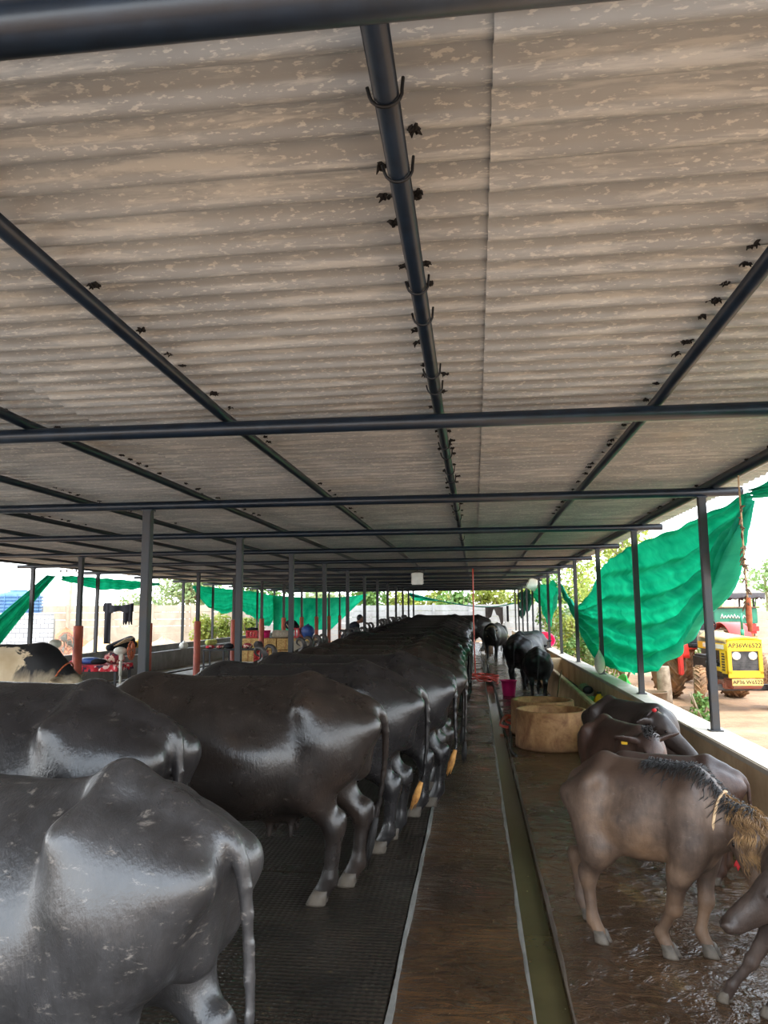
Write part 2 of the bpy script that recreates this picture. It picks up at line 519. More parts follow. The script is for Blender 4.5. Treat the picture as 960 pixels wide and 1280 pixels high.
def m_wetfloor(name, dark, light, puddle=.5, rip=(2.2, 9), rmin=.08, rmax=.42, bs=.6):
    m, nt, b = mk(name)
    v = coord(nt); vr = coord(nt, (rip[0], rip[1], 1))
    n1 = noise(nt, 1.1, 6, .65, v, dist=.4)
    c = ramp(nt, n1, [(.3, lin(dark)), (.52, lin([(a + d) / 2 for a, d in zip(dark, light)])), (.72, lin(light))])
    n3 = noise(nt, 9, 5, .6, v)
    c = mix(nt, .5, c, ramp(nt, n3, [(.35, (.55, .55, .55, 1)), (.65, (1, 1, 1, 1))]), 'MULTIPLY')
    stain = ramp(nt, noise(nt, .9, 5, .7, coord(nt, (1.6, .7, 1))), [(.58, (0, 0, 0, 1)), (.68, (1, 1, 1, 1))])
    c = mix(nt, mathn(nt, 'MULTIPLY', stain, .5), c, lin((128, 104, 66)))
    sk = ramp(nt, noise(nt, 38, 2, .5, v), [(.735, (0, 0, 0, 1)), (.76, (1, 1, 1, 1))])
    c = mix(nt, mathn(nt, 'MULTIPLY', sk, .5), c, lin((186, 160, 120)))
    nt.links.new(c, b.inputs['Base Color'])
    r = ramp(nt, noise(nt, 1.7, 4, .6, v), [(.36, (rmin,) * 3), (.64, (rmax,) * 3)])
    nt.links.new(r, b.inputs['Roughness'])
    b.inputs['Specular IOR Level'].default_value = .55
    h = mathn(nt, 'ADD', mathn(nt, 'MULTIPLY', noise(nt, 2.2, 4, .55, vr, dist=1.4), .8), mathn(nt, 'MULTIPLY', noise(nt, 45, 3, .6, v), .12))
    bump(nt, b, h, bs, .05)
    return m

def m_mat():
    m, nt, b = mk('rubber_ribbed')
    v = coord(nt)
    n1 = noise(nt, 2.0, 5, .6, v)
    c = ramp(nt, n1, [(.3, lin((28, 24, 20))), (.7, lin((54, 46, 38)))])
    speck = ramp(nt, noise(nt, 30, 2, .5, v), [(.70, (0, 0, 0, 1)), (.74, (1, 1, 1, 1))])
    c = mix(nt, mathn(nt, 'MULTIPLY', speck, .35), c, lin((130, 112, 80)))
    nt.links.new(c, b.inputs['Base Color'])
    nt.links.new(ramp(nt, noise(nt, 1.4, 4, .6, v), [(.35, (.22,) * 3), (.65, (.5,) * 3)]), b.inputs['Roughness'])
    w = nt.nodes.new('ShaderNodeTexWave'); w.wave_type = 'BANDS'; w.bands_direction = 'Y'
    w.inputs['Scale'].default_value = 9.0; w.inputs['Distortion'].default_value = .4; w.inputs['Detail'].default_value = 1
    nt.links.new(v, w.inputs[0])
    w2 = nt.nodes.new('ShaderNodeTexWave'); w2.wave_type = 'BANDS'; w2.bands_direction = 'X'
    w2.inputs['Scale'].default_value = 9.0; nt.links.new(v, w2.inputs[0])
    bump(nt, b, mathn(nt, 'MULTIPLY', w.outputs['Fac'], mathn(nt, 'ADD', w2.outputs['Fac'], .4)), .5, .012)
    return m

def m_concrete(name, a, d, stain=None, rough=.8, st=.5):
    m, nt, b = mk(name); v = coord(nt)
    c = ramp(nt, noise(nt, 2.2, 6, .65, v), [(.3, lin(d)), (.7, lin(a))])
    if stain:
        s = ramp(nt, noise(nt, 1.1, 5, .65, coord(nt, (1, 1, .5)), dist=.5), [(.45, (0, 0, 0, 1)), (.65, (1, 1, 1, 1))])
        c = mix(nt, mathn(nt, 'MULTIPLY', s, st), c, lin(stain))
    nt.links.new(c, b.inputs['Base Color']); b.inputs['Roughness'].default_value = rough
    bump(nt, b, noise(nt, 26, 5, .65, v), .35, .01)
    return m

def m_dirt():
    m, nt, b = mk('dirt'); v = coord(nt)
    c = ramp(nt, noise(nt, .8, 7, .65, v), [(.3, lin((128, 98, 74))), (.5, lin((158, 124, 94))), (.7, lin((178, 148, 118)))])
    straw = ramp(nt, noise(nt, 7, 4, .7, coord(nt, (1, 4, 1), rot=(0, 0, .5))), [(.6, (0, 0, 0, 1)), (.68, (1, 1, 1, 1))])
    c = mix(nt, mathn(nt, 'MULTIPLY', straw, .6), c, lin((190, 172, 134)))
    nt.links.new(c, b.inputs['Base Color']); b.inputs['Roughness'].default_value = .95
    bump(nt, b, noise(nt, 6, 6, .7, v), .7, .06)
    return m

def m_cloth(name, a, d, scale=60, rough=.85, trans=0.0):
    m, nt, b = mk(name); v = coord(nt)
    c = ramp(nt, noise(nt, 2.5, 5, .6, v), [(.3, lin(d)), (.7, lin(a))])
    nt.links.new(c, b.inputs['Base Color']); b.inputs['Roughness'].default_value = rough
    b.inputs['Specular IOR Level'].default_value = .2
    bump(nt, b, noise(nt, scale, 2, .5, v), .15, .004)
    if trans:
        t = nt.nodes.new('ShaderNodeBsdfTranslucent'); nt.links.new(c, t.inputs[0])
        x = nt.nodes.new('ShaderNodeMixShader'); x.inputs[0].default_value = trans
        nt.links.new(b.outputs[0], x.inputs[1]); nt.links.new(t.outputs[0], x.inputs[2])
        nt.links.new(x.outputs[0], nt.nodes['Material Output'].inputs[0])
    return m

def m_leaf(name, a, d, e):
    m, nt, b = mk(name); v = coord(nt)
    c = ramp(nt, noise(nt, 1.6, 3, .7, v), [(.3, lin(d)), (.5, lin(a)), (.7, lin(e))])
    nt.links.new(c, b.inputs['Base Color']); b.inputs['Roughness'].default_value = .6
    t = nt.nodes.new('ShaderNodeBsdfTranslucent'); nt.links.new(c, t.inputs[0])
    x = nt.nodes.new('ShaderNodeMixShader'); x.inputs[0].default_value = .35
    nt.links.new(b.outputs[0], x.inputs[1]); nt.links.new(t.outputs[0], x.inputs[2])
    nt.links.new(x.outputs[0], nt.nodes['Material Output'].inputs[0])
    return m

def m_hide(name, a, d, warm=None, rough=.42, ridge=None, scr=.3, spec=.5, wet=.0):
    """skin: mottled, fine hair bump, pale scratches; ridge = darker hair colour along the spine"""
    m, nt, b = mk(name); v = coord(nt)
    c = ramp(nt, noise(nt, 2.6, 6, .62, v), [(.3, lin(d)), (.7, lin(a))])
    stk = ramp(nt, noise(nt, 16, 4, .65, coord(nt, (1, 1, .28)), dist=.3), [(.34, (.66, .64, .62, 1)), (.62, (1, 1, 1, 1))])
    c = mix(nt, 1.0, c, stk, 'MULTIPLY')
    if warm:
        s = ramp(nt, noise(nt, 1.3, 4, .6, v), [(.45, (0, 0, 0, 1)), (.7, (1, 1, 1, 1))])
        c = mix(nt, mathn(nt, 'MULTIPLY', s, .7), c, lin(warm))
    sc = ramp(nt, noise(nt, 5, 6, .75, coord(nt, (3, 3, 7), rot=(.3, .5, .2)), dist=.3), [(.585, (0, 0, 0, 1)), (.68, (1, 1, 1, 1))])
    c = mix(nt, mathn(nt, 'MULTIPLY', sc, scr), c, lin((150, 140, 130)))
    if ridge:
        sp = nt.nodes.new('ShaderNodeSeparateXYZ'); nt.links.new(v, sp.inputs[0])
        zz = mathn(nt, 'ADD', sp.outputs[2], mathn(nt, 'MULTIPLY', noise(nt, 9, 4, .7, v), .12))
        f = ramp(nt, zz, [(.0, (0, 0, 0, 1)), (1, (1, 1, 1, 1))])
        rr = nt.nodes.new('ShaderNodeMapRange'); rr.inputs[1].default_value = 1.16; rr.inputs[2].default_value = 1.32
        nt.links.new(zz, rr.inputs[0])
        c = mix(nt, mathn(nt, 'MULTIPLY', rr.outputs[0], .8), c, lin(ridge))
    nt.links.new(c, b.inputs['Base Color'])
    nt.links.new(ramp(nt, noise(nt, 3.5, 4, .6, v), [(.3, (rough - .09,) * 3), (.7, (rough + .1,) * 3)]), b.inputs['Roughness'])
    b.inputs['Specular IOR Level'].default_value = spec
    h = mathn(nt, 'ADD', mathn(nt, 'MULTIPLY', noise(nt, 70, 3, .6, coord(nt, (1, 1, .35))), .5), noise(nt, 8, 6, .68, v, dist=.4))
    bump(nt, b, h, .24, .016)
    return m

def m_holstein():
    m, nt, b = mk('cow_hide'); v = coord(nt)
    sp = nt.nodes.new('ShaderNodeSeparateXYZ'); nt.links.new(v, sp.inputs[0])
    n = noise(nt, 2.1, 5, .62, v, dist=.5)
    tan_ = ramp(nt, noise(nt, 2, 4, .6, v), [(.3, lin((196, 170, 132))), (.7, lin((232, 214, 184)))])
    g = mathn(nt, 'ADD', mathn(nt, 'MULTIPLY', n, 1.5), mathn(nt, 'MULTIPLY', sp.outputs[0], .62))
    f = ramp(nt, mathn(nt, 'SUBTRACT', g, 1.2), [(.28, (0, 0, 0, 1)), (.33, (1, 1, 1, 1))])
    lowz = nt.nodes.new('ShaderNodeMapRange'); lowz.inputs[1].default_value = .75; lowz.inputs[2].default_value = 1.0
    nt.links.new(mathn(nt, 'ADD', sp.outputs[2], mathn(nt, 'MULTIPLY', mathn(nt, 'SUBTRACT', n, .5), .7)), lowz.inputs[0])
    c = mix(nt, mathn(nt, 'MULTIPLY', f, lowz.outputs[0]), tan_, lin((22, 20, 22)))
    nt.links.new(c, b.inputs['Base Color']); b.inputs['Roughness'].default_value = .6
    bump(nt, b, noise(nt, 80, 3, .6, v), .15, .006)
    return m

M_ = dict(
    ceil=m_ceiling(),
    pipe=simple('blue_black_paint', (24, 36, 50), .35, var=.3, scale=9, c2=(17, 25, 35), bmp=.05),
    post=simple('black_paint', (40, 43, 48), .5, var=.25, scale=5, c2=(52, 44, 38), bmp=.1, lo=.3, hi=.55),
    terra=simple('terracotta_paint', (176, 84, 60), .6, scale=4, c2=(146, 70, 54), bmp=.15),
    steel=simple('grey_steel', (120, 122, 124), .45, .6),
    hook=simple('bolt_iron', (30, 32, 36), .5, .3),
    dirtclot=simple('cobweb_clot', (30, 26, 24), .95),
    walk=m_wetfloor('walkway_concrete', (46, 31, 20), (104, 74, 46), rip=(1.5, 4.5), rmin=.05, rmax=.34, bs=.9),
    pen=m_wetfloor('pen_concrete', (54, 39, 28), (108, 80, 56), rip=(3, 3.6), rmin=.05, rmax=.36, bs=.8),
    aisle=m_concrete('aisle_concrete', (172, 168, 160), (140, 136, 128), (120, 112, 100)),
    ratmat=m_mat(),
    curb=m_concrete('curb_edge', (150, 148, 142), (96, 92, 86)),
    wall=m_concrete('plaster', (236, 212, 174), (208, 178, 138), (176, 132, 90), st=.6),
    capw=m_concrete('wall_cap', (206, 198, 184), (180, 168, 148)),
    trough=m_concrete('trough_plaster', (226, 192, 148), (184, 148, 106), (140, 102, 68)),
    tray=m_concrete('trough_bed', (92, 78, 62), (60, 48, 38), (44, 34, 26)),
    greyc=m_concrete('grey_cement', (146, 144, 138), (112, 108, 102), (96, 88, 78)),
    ring=m_concrete('ring_concrete', (204, 162, 116), (150, 106, 66), (110, 70, 42), st=.85),
    dirt=m_dirt(),
    precast=m_concrete('precast_cream', (176, 164, 146), (154, 140, 122), (126, 110, 92), st=.5),
    precastg=m_concrete('precast_grey', (180, 180, 180), (152, 151, 148), (124, 118, 110), st=.4),
    shade=m_cloth('green_shade_net', (70, 216, 182), (20, 178, 146), 120, trans=.6),
    shade2=m_cloth('dark_green_cloth', (20, 120, 98), (14, 92, 78), 120, trans=.4),
    black_b=m_hide('hide_grey_black', (62, 60, 60), (36, 35, 36), rough=.34, scr=.42, spec=.75),
    black_c=m_hide('hide_black', (40, 38, 39), (26, 25, 26), rough=.33, scr=.12, spec=.6),
    brown_b=m_hide('hide_dark_brown', (50, 42, 37), (34, 29, 27), warm=(62, 47, 38), rough=.31, scr=.12, spec=.6),
    slate_b=m_hide('hide_slate', (46, 43, 43), (30, 28, 29), rough=.29, scr=.12, spec=.6),
    calf=m_hide('calf_hide', (120, 98, 82), (64, 50, 42), warm=(134, 102, 74), rough=.55, ridge=(58, 42, 34), scr=.15, spec=.4),
    calf_r=m_hide('calf_red_hide', (98, 70, 56), (66, 46, 38), warm=(112, 78, 58), rough=.5, ridge=(46, 32, 27), scr=.1, spec=.45),
    calf_d=m_hide('calf_dark_hide', (78, 64, 56), (50, 40, 36), rough=.5, ridge=(36, 28, 26), scr=.1, spec=.45),
    calf_k=m_hide('calf_black_hide', (36, 34, 36), (24, 23, 25), rough=.5, scr=.1, spec=.4),
    cow=m_holstein(),
    hoof=simple('hoof_horn', (104, 94, 82), .6, c2=(70, 62, 54), scale=12),
    hoof_p=simple('hoof_pale', (168, 142, 104), .6, c2=(112, 92, 70), scale=12),
    horn=simple('horn', (66, 60, 56), .5, c2=(40, 36, 34), scale=10, bmp=.3),
    hair=simple('tail_hair', (30, 26, 24), .7),
    hair_g=simple('tail_hair_golden', (206, 150, 78), .7, c2=(150, 98, 46), scale=14),
    hair_b=simple('brown_hair', (146, 112, 72), .7, c2=(92, 66, 42), scale=14),
    eye=simple('eye', (14, 11, 10), .08),
    rope=simple('rope', (206, 176, 138), .85, c2=(160, 126, 92), scale=30),
    rope_o=simple('orange_rope', (196, 108, 66), .8, c2=(150, 74, 44), scale=30),
    red=simple('red_cloth', (196, 36, 40), .7),
    hose=simple('red_hose', (206, 78, 58), .4, c2=(176, 58, 44)),
    hose_d=simple('dark_hose', (40, 38, 36), .45),
    white=simple('white_plastic', (226, 222, 210), .35, c2=(200, 194, 178)),
    yellowp=simple('tractor_yellow', (236, 196, 20), .38, c2=(206, 160, 24), scale=5),
    yellowd=simple('dusty_yellow', (222, 190, 110), .5, c2=(190, 150, 80), scale=5),
    tyre=simple('muddy_tyre', (150, 112, 78), .95, c2=(96, 74, 56), scale=5, bmp=.4),
    rim=simple('wheel_rim', (150, 66, 48), .7, c2=(120, 84, 62)),
    engine=simple('engine_metal', (84, 80, 78), .55, .3, c2=(48, 46, 46), scale=8),
    redp=simple('red_paint', (214, 50, 40), .45, c2=(180, 48, 36)),
    orangep=simple('orange_paint', (230, 120, 60), .5, c2=(206, 98, 50)),
    greenp=simple('green_paint', (44, 128, 96), .5, c2=(36, 104, 80)),
    dark=simple('dark_plastic', (34, 34, 36), .5),
    lampw=simple('lamp_glass', (240, 238, 226), .2),
    tin=simple('canopy_fabric', (88, 84, 86), .8, c2=(70, 66, 68)),
    canopy_t=simple('canopy_top', (210, 190, 160), .8),
    pink=simple('pink_plastic', (236, 40, 96), .35, c2=(220, 30, 84)),
    magenta=simple('magenta_plastic', (214, 34, 110), .4),
    redcrate=simple('red_crate', (196, 34, 40), .45),
    bluep=simple('blue_plastic', (52, 84, 150), .4),
    sack=simple('woven_sack', (170, 160, 140), .85, c2=(140, 128, 110), scale=14, bmp=.2),
    hay=simple('hay', (206, 172, 110), .95, c2=(160, 122, 70), scale=22, bmp=.8, bscale=60),
    greenpl=simple('green_plastic', (40, 190, 70), .4, c2=(30, 160, 60)),
    yelpl=simple('yellow_plastic', (232, 180, 30), .45),
    water=None, yelsack=simple('yellow_green_sack', (186, 186, 96), .8, c2=(150, 156, 80), scale=14), text=simple('black_lettering', (26, 22, 20), .6), textw=simple('white_lettering', (236, 236, 228), .6),
    skin=simple('skin', (132, 88, 66), .55), shirt=m_cloth('dark_shirt', (44, 44, 52), (30, 30, 36)),
    pants=m_cloth('trousers', (52, 48, 46), (38, 35, 34)), blackhair=simple('black_hair', (16, 15, 16), .5),
    clothk=m_cloth('black_garment', (34, 34, 38), (22, 22, 26)),
    clothg=m_cloth('grey_rag', (96, 88, 86), (70, 62, 62)),
    stick=simple('stick', (120, 96, 66), .8), wood=simple('old_wood', (124, 100, 76), .85, c2=(92, 74, 56), scale=12),
    bark=simple('bark', (150, 132, 112), .9, c2=(110, 92, 74), scale=10, bmp=.4),
    leaf_y=m_leaf('leaf_yellow_green', (140, 150, 62), (106, 122, 48), (180, 178, 88)),
    leaf_g=m_leaf('leaf_green', (96, 130, 60), (66, 100, 46), (140, 164, 84)),
    leaf_p=m_leaf('leaf_pale', (134, 152, 100), (104, 126, 80), (172, 182, 130)),
    field=m_concrete('grass_field', (150, 190, 80), (112, 160, 60), (176, 206, 110)),
    soil=m_concrete('red_soil', (190, 120, 84), (158, 92, 62)),
    sand=m_concrete('sand', (222, 190, 142), (196, 160, 112)),
    tank=simple('blue_tank', (70, 110, 150), .45, c2=(54, 88, 126)),
    stone=m_concrete('pale_stone', (196, 184, 164), (160, 146, 126)),
)
def m_water():
    m, nt, b = mk('muddy_water'); v = coord(nt)
    c = ramp(nt, noise(nt, 1.5, 4, .6, v), [(.3, lin((66, 58, 36))), (.7, lin((92, 82, 52)))])
    sp = ramp(nt, noise(nt, 22, 2, .5, v), [(.73, (0, 0, 0, 1)), (.76, (1, 1, 1, 1))])
    c = mix(nt, mathn(nt, 'MULTIPLY', sp, .5), c, lin((190, 186, 150)))
    nt.links.new(c, b.inputs['Base Color']); b.inputs['Roughness'].default_value = .12
    bump(nt, b, noise(nt, 7, 3, .5, v), .06, .02)
    return m
M_['water'] = m_water()
def m_block():
    m, nt, b = mk('concrete_blocks')
    t = nt.nodes.new('ShaderNodeTexBrick'); v = coord(nt, (1, 1, 1), rot=(PI / 2, 0, 0))
    nt.links.new(v, t.inputs[0])
    t.inputs['Color1'].default_value = lin((196, 200, 202)); t.inputs['Color2'].default_value = lin((166, 170, 174))
    t.inputs['Mortar'].default_value = lin((120, 120, 122)); t.inputs['Scale'].default_value = 1.0
    t.inputs['Brick Width'].default_value = .27; t.inputs['Row Height'].default_value = .15; t.inputs['Mortar Size'].default_value = .016
    nt.links.new(t.outputs[0], b.inputs['Base Color']); b.inputs['Roughness'].default_value = .9
    bump(nt, b, t.outputs[1], -.4, .01)
    return m
def m_ring():
    m, nt, b = mk('stained_ring'); v = coord(nt)
    c = ramp(nt, noise(nt, 5, 6, .65, v), [(.3, lin((140, 98, 58))), (.7, lin((184, 140, 94)))])
    st = ramp(nt, noise(nt, 4.5, 6, .7, coord(nt, (1.1, 1.1, .8)), dist=.8), [(.42, (0, 0, 0, 1)), (.66, (1, 1, 1, 1))])
    c = mix(nt, mathn(nt, 'MULTIPLY', st, .75), c, lin((98, 54, 26)))
    sp = nt.nodes.new('ShaderNodeSeparateXYZ'); nt.links.new(v, sp.inputs[0])
    mr = nt.nodes.new('ShaderNodeMapRange'); mr.inputs[1].default_value = .17; mr.inputs[2].default_value = .05
    nt.links.new(mathn(nt, 'ADD', sp.outputs[2], mathn(nt, 'MULTIPLY', noise(nt, 9, 4, .6, v), .1)), mr.inputs[0])
    c = mix(nt, mathn(nt, 'MULTIPLY', mr.outputs[0], .6), c, lin((70, 48, 32)))       # old mud splash around the foot
    nt.links.new(c, b.inputs['Base Color']); b.inputs['Roughness'].default_value = .75
    bump(nt, b, noise(nt, 24, 5, .65, v), .4, .01)
    return m
M_['ring'] = m_ring()
M_['block'] = m_block()
def m_pattern(name, cols, scale):
    m, nt, b = mk(name)
    t = nt.nodes.new('ShaderNodeTexVoronoi'); t.inputs['Scale'].default_value = scale
    nt.links.new(coord(nt), t.inputs[0])
    s = nt.nodes.new('ShaderNodeSeparateColor'); nt.links.new(t.outputs['Color'], s.inputs[0])
    st = [(i / len(cols), lin(c)) for i, c in enumerate(cols)]
    nt.links.new(ramp(nt, s.outputs[0], st, 'CONSTANT'), b.inputs['Base Color']); b.inputs['Roughness'].default_value = .85
    return m
M_['quilt'] = m_pattern('patterned_quilt', [(190, 30, 44), (206, 60, 70), (60, 40, 60), (190, 30, 44), (230, 190, 180), (150, 24, 40)], 16)
M_['quilt2'] = m_pattern('patterned_cloth', [(150, 40, 50), (70, 50, 60), (190, 120, 110), (120, 30, 44), (210, 180, 160)], 18)

# ------------------------------------------------------------------ dimensions
Y1, S_ = 7.17, 3.0
XR, XA, XB, XC = 2.08, -3.21, -7.15, -9.77
BZ = 2.755            # centre height of the roof crossbeams
BR = .042
PZ = BZ + .075        # purlins lie on the beams
PR = .031
GUT0, GUT1 = .215, .37
ORD = ['first', 'second', 'third', 'fourth', 'fifth', 'sixth', 'seventh', 'eighth', 'ninth', 'tenth', 'eleventh', 'twelfth',
       'thirteenth', 'fourteenth', 'fifteenth', 'sixteenth', 'seventeenth', 'eighteenth', 'nineteenth', 'twentieth', 'twenty-first',
       'twenty-second', 'twenty-third', 'twenty-fourth', 'twenty-fifth', 'twenty-sixth']

def bend(y): return max(0.0, 4.17 - y) * .028      # the first bay rises towards the camera

def struct(o): o['kind'] = 'structure'; return o

# ------------------------------------------------------------------ floor, ground, walls
YA, YE = -1.0, 41.6
YW = 43.6
mb = MB(); mb.box((-1.45 + .0, (YA + YE) / 2, -.1), (2 * (1.45 + GUT0), YE - YA, .2)); 
struct(mb.build('floor', M_['walk']))
mb = MB(); mb.box(((GUT1 + 2.0) / 2, (YA + YE) / 2, -.1), (2.0 - GUT1, YE - YA, .2)); struct(mb.build('floor', M_['pen']))
mb = MB(); mb.box(((GUT0 + GUT1) / 2, (YA + YE) / 2, -.15), (GUT1 - GUT0, YE - YA, .1)); struct(mb.build('floor', M_['tray']))
mb = MB(); mb.box(((-3.1 - 10.2) / 2, (YA + YE) / 2, -.1), (7.1, YE - YA, .2)); struct(mb.build('floor', M_['aisle']))
mb = MB(); mb.box(((GUT0 + GUT1) / 2, (YA + YE) / 2, -.065), (GUT1 - GUT0 - .002, YE - YA - .01, .05))
tag(mb.build('gutter_water', M_['water']), 'brown murky water standing in the narrow floor gutter', 'water', kind='stuff')

def ground_fn(x0, x1, y0, y1, amp, z0=-.02):
    rnd = random.Random(int(x0 * 10 + y0))
    ph = [(rnd.uniform(.3, 1.6), rnd.uniform(.3, 1.6), rnd.uniform(0, 6.28)) for _ in range(7)]
    def f(u, v):
        x = x0 + (x1 - x0) * u; y = y0 + (y1 - y0) * v
        return V((x, y, z0 + amp * sum(math.sin(a * x + b * y + p) for a, b, p in ph) / 7))
    return f
for (x0, x1, y0, y1, nm) in ((2.0, 60, -12, 90, 'r'), (-60, -10.2, -12, 90, 'l'), (-10.2, 2.0, 41.6, 90, 'f'), (-10.2, 2.0, -12, -1.0, 'b')):
    mb = MB(); mb.grid(ground_fn(x0, x1, y0, y1, .05), 80, 80)
    struct(mb.build('ground', M_['dirt']))

# right outer trough wall with pale cap, cross wall, curved inner trough wall
mb = MB(); mb.box((2.06, (YA + YE) / 2, .29), (.26, YE - YA, .58)); struct(mb.build('wall_right', M_['wall']))
mb = MB(); mb.box((2.06, (YA + YE) / 2, .605), (.28, YE - YA, .05), bev=.008); struct(mb.build('trim_1', M_['capw']))
def inner_wall():
    pts = [(1.49, 8.95), (1.50, 10.0), (1.53, 12.0), (1.57, 15), (1.58, 20), (1.58, 41.4)]
    vs = []; fs = []
    for i, (x, y) in enumerate(pts):
        h = .455
        for (dx, z) in ((-.10, 0), (-.055, .25), (-.02, h - .02), (.0, h), (.06, h), (.085, h - .03), (.09, 0)):
            vs.append((x + dx, y, z))
    n = 7
    for i in range(len(pts) - 1):
        for k in range(n - 1):
            fs.append([i * n + k, i * n + k + 1, (i + 1) * n + k + 1, (i + 1) * n + k][::-1])
    fs.append(list(range(n))); fs.append([(len(pts) - 1) * n + k for k in range(n)][::-1])
    m = MB(); m.add(vs, fs); return m
struct(inner_wall().build('wall_feed_trough_right', M_['trough']))
mb = MB(); mb.box((1.80, 17.9, .30), (.26, .24, .60)); struct(mb.build('wall_trough_cross', M_['wall']))
mb = MB(); mb.box((1.80, 25.2, .12), (.26, 32.3, .24)); struct(mb.build('wall_trough_bed', M_['tray']))
# central manger between the row of buffaloes and the feed alley
mb = MB(); mb.box((-3.21, 20.5, .19), (.22, 42, .38), bev=.02); struct(mb.build('wall_manger_inner', M_['greyc']))
mb = MB(); mb.box((-5.32, 25.3, .23), (.20, 32.4, .46), bev=.02); struct(mb.build('wall_manger_outer', M_['greyc']))
# left outer trough
mb = MB(); mb.box((-9.40, 20.4, .27), (.18, 42, .54), bev=.015); struct(mb.build('wall_left_trough_inner', M_['greyc']))
mb = MB(); mb.box((-9.95, 20.4, .34), (.18, 42, .68), bev=.015); struct(mb.build('wall_left', M_['greyc']))
# mat edge
mb = MB()
rnd = random.Random(5); vs = []; fs = []; N = 180
for i in range(N + 1):
    y = YA + (YE - YA) * i / N; a = -.405 + rnd.uniform(-.004, .004); b_ = -.386 + rnd.uniform(-.006, .006)
    vs += [(a, y, 0), (a, y, .03), (b_, y, .03), (b_, y, 0)]
for i in range(N):
    for k in range(3): fs.append([i * 4 + k, (i + 1) * 4 + k, (i + 1) * 4 + k + 1, i * 4 + k + 1])
mb.add(vs, fs); struct(mb.build('trim_2', M_['curb']))
# broken pale lips of the gutter
for (nm, gx, sd) in (('trim_3', GUT0, -1), ('trim_4', GUT1, 1)):
    mb = MB(); vs = []; fs = []; N = 260
    for i in range(N + 1):
        y = YA + (YE - YA) * i / N; w = .006 + .005 * math.sin(y * 3.1) + rnd.uniform(0, .010)
        vs += [(gx, y, -.06), (gx, y, .007), (gx + sd * w, y, .006), (gx + sd * (w + .01), y, -.001)]
    for i in range(N):
        for k in range(3):
            q = [i * 4 + k, (i + 1) * 4 + k, (i + 1) * 4 + k + 1, i * 4 + k + 1]
            fs.append(q if sd < 0 else q[::-1])
    mb.add(vs, fs); struct(mb.build(nm, M_['curb'] if sd < 0 else M_['tray']))
# rubber mats : one per stretch of the standing platform
mats_n = 14
for i in range(mats_n):
    y0 = YA + (YE - YA) / mats_n * i; y1 = y0 + (YE - YA) / mats_n
    mb = MB(); mb.box((-1.755, (y0 + y1) / 2, .011), (2.68, y1 - y0 - .012, .022), bev=.004)
    o = mb.build('rubber_mat', M_['ratmat'])
    tag(o, ('dark ribbed rubber floor mat under the buffaloes, %s from the camera' % ORD[i]) if i else 'dark ribbed rubber floor mat under the buffaloes, nearest the camera', 'floor mat', 'rubber mats under the tethered buffaloes')

# ------------------------------------------------------------------ roof
def corrugated(x0, x1, y0, y1, z, amp=.024, pitch=.146, tilt=0.0):
    n = int((y1 - y0) / pitch * 10)
    mb = MB(); vs = []; fs = []; xs = [x0, (x0 + x1) / 2, x1]; th = .008
    for i in range(n + 1):
        y = y0 + (y1 - y0) * i / n
        c = math.cos(2 * PI * y / pitch); zz = z + amp * (1 - abs(math.sin(PI * y / pitch)) ** 1.3 * 2)
        zz += bend(y)
        for x in xs: vs.append((x, y, zz + tilt * (x - x0) / (x1 - x0)))
    m = len(vs)
    vs += [(a, b, c + th) for a, b, c in vs]
    k = len(xs)
    for i in range(n):
        for j in range(k - 1):
            q = [i * k + j, i * k + j + 1, (i + 1) * k + j + 1, (i + 1) * k + j]
            fs.append(q[::-1]); fs.append([a + m for a in q])
        fs.append([i * k, (i + 1) * k, (i + 1) * k + m, i * k + m]); e = k - 1
        fs.append([i * k + e, i * k + e + m, (i + 1) * k + e + m, (i + 1) * k + e])
    mb.add(vs, fs, True)
    return mb
RZ = PZ + PR + .030
seams = [2.62, .17, -2.22, -4.76, -7.19, -9.62, -10.35]
for i in range(len(seams) - 1):
    a, b_ = seams[i + 1] - .10, seams[i]
    mb = corrugated(a, b_, .55, YE - .3, RZ, tilt=.014)
    o = struct(mb.build('ceiling', M_['ceil']))
    o.data.polygons.foreach_set('use_smooth', [True] * len(o.data.polygons))
    mo = o.modifiers.new('split', 'EDGE_SPLIT'); mo.split_angle = math.radians(50)

beams = [1.26 if k == 0 else 1.17 + S_ * k for k in range(14)]
for k, y in enumerate(beams):
    mb = MB(); r = BR if k else .05
    zb = BZ + bend(y); mb.tube([(-10.3, y, zb), (-3.2, y, zb), (2.44, y, zb)], r, 14)
    o = mb.build('roof_crossbeam', M_['pipe'])
    tag(o, 'blue-black round steel pipe crossing under the roof, %s crossbeam from the camera' % ORD[k], 'roof beam', 'pipe crossbeams under the roof')

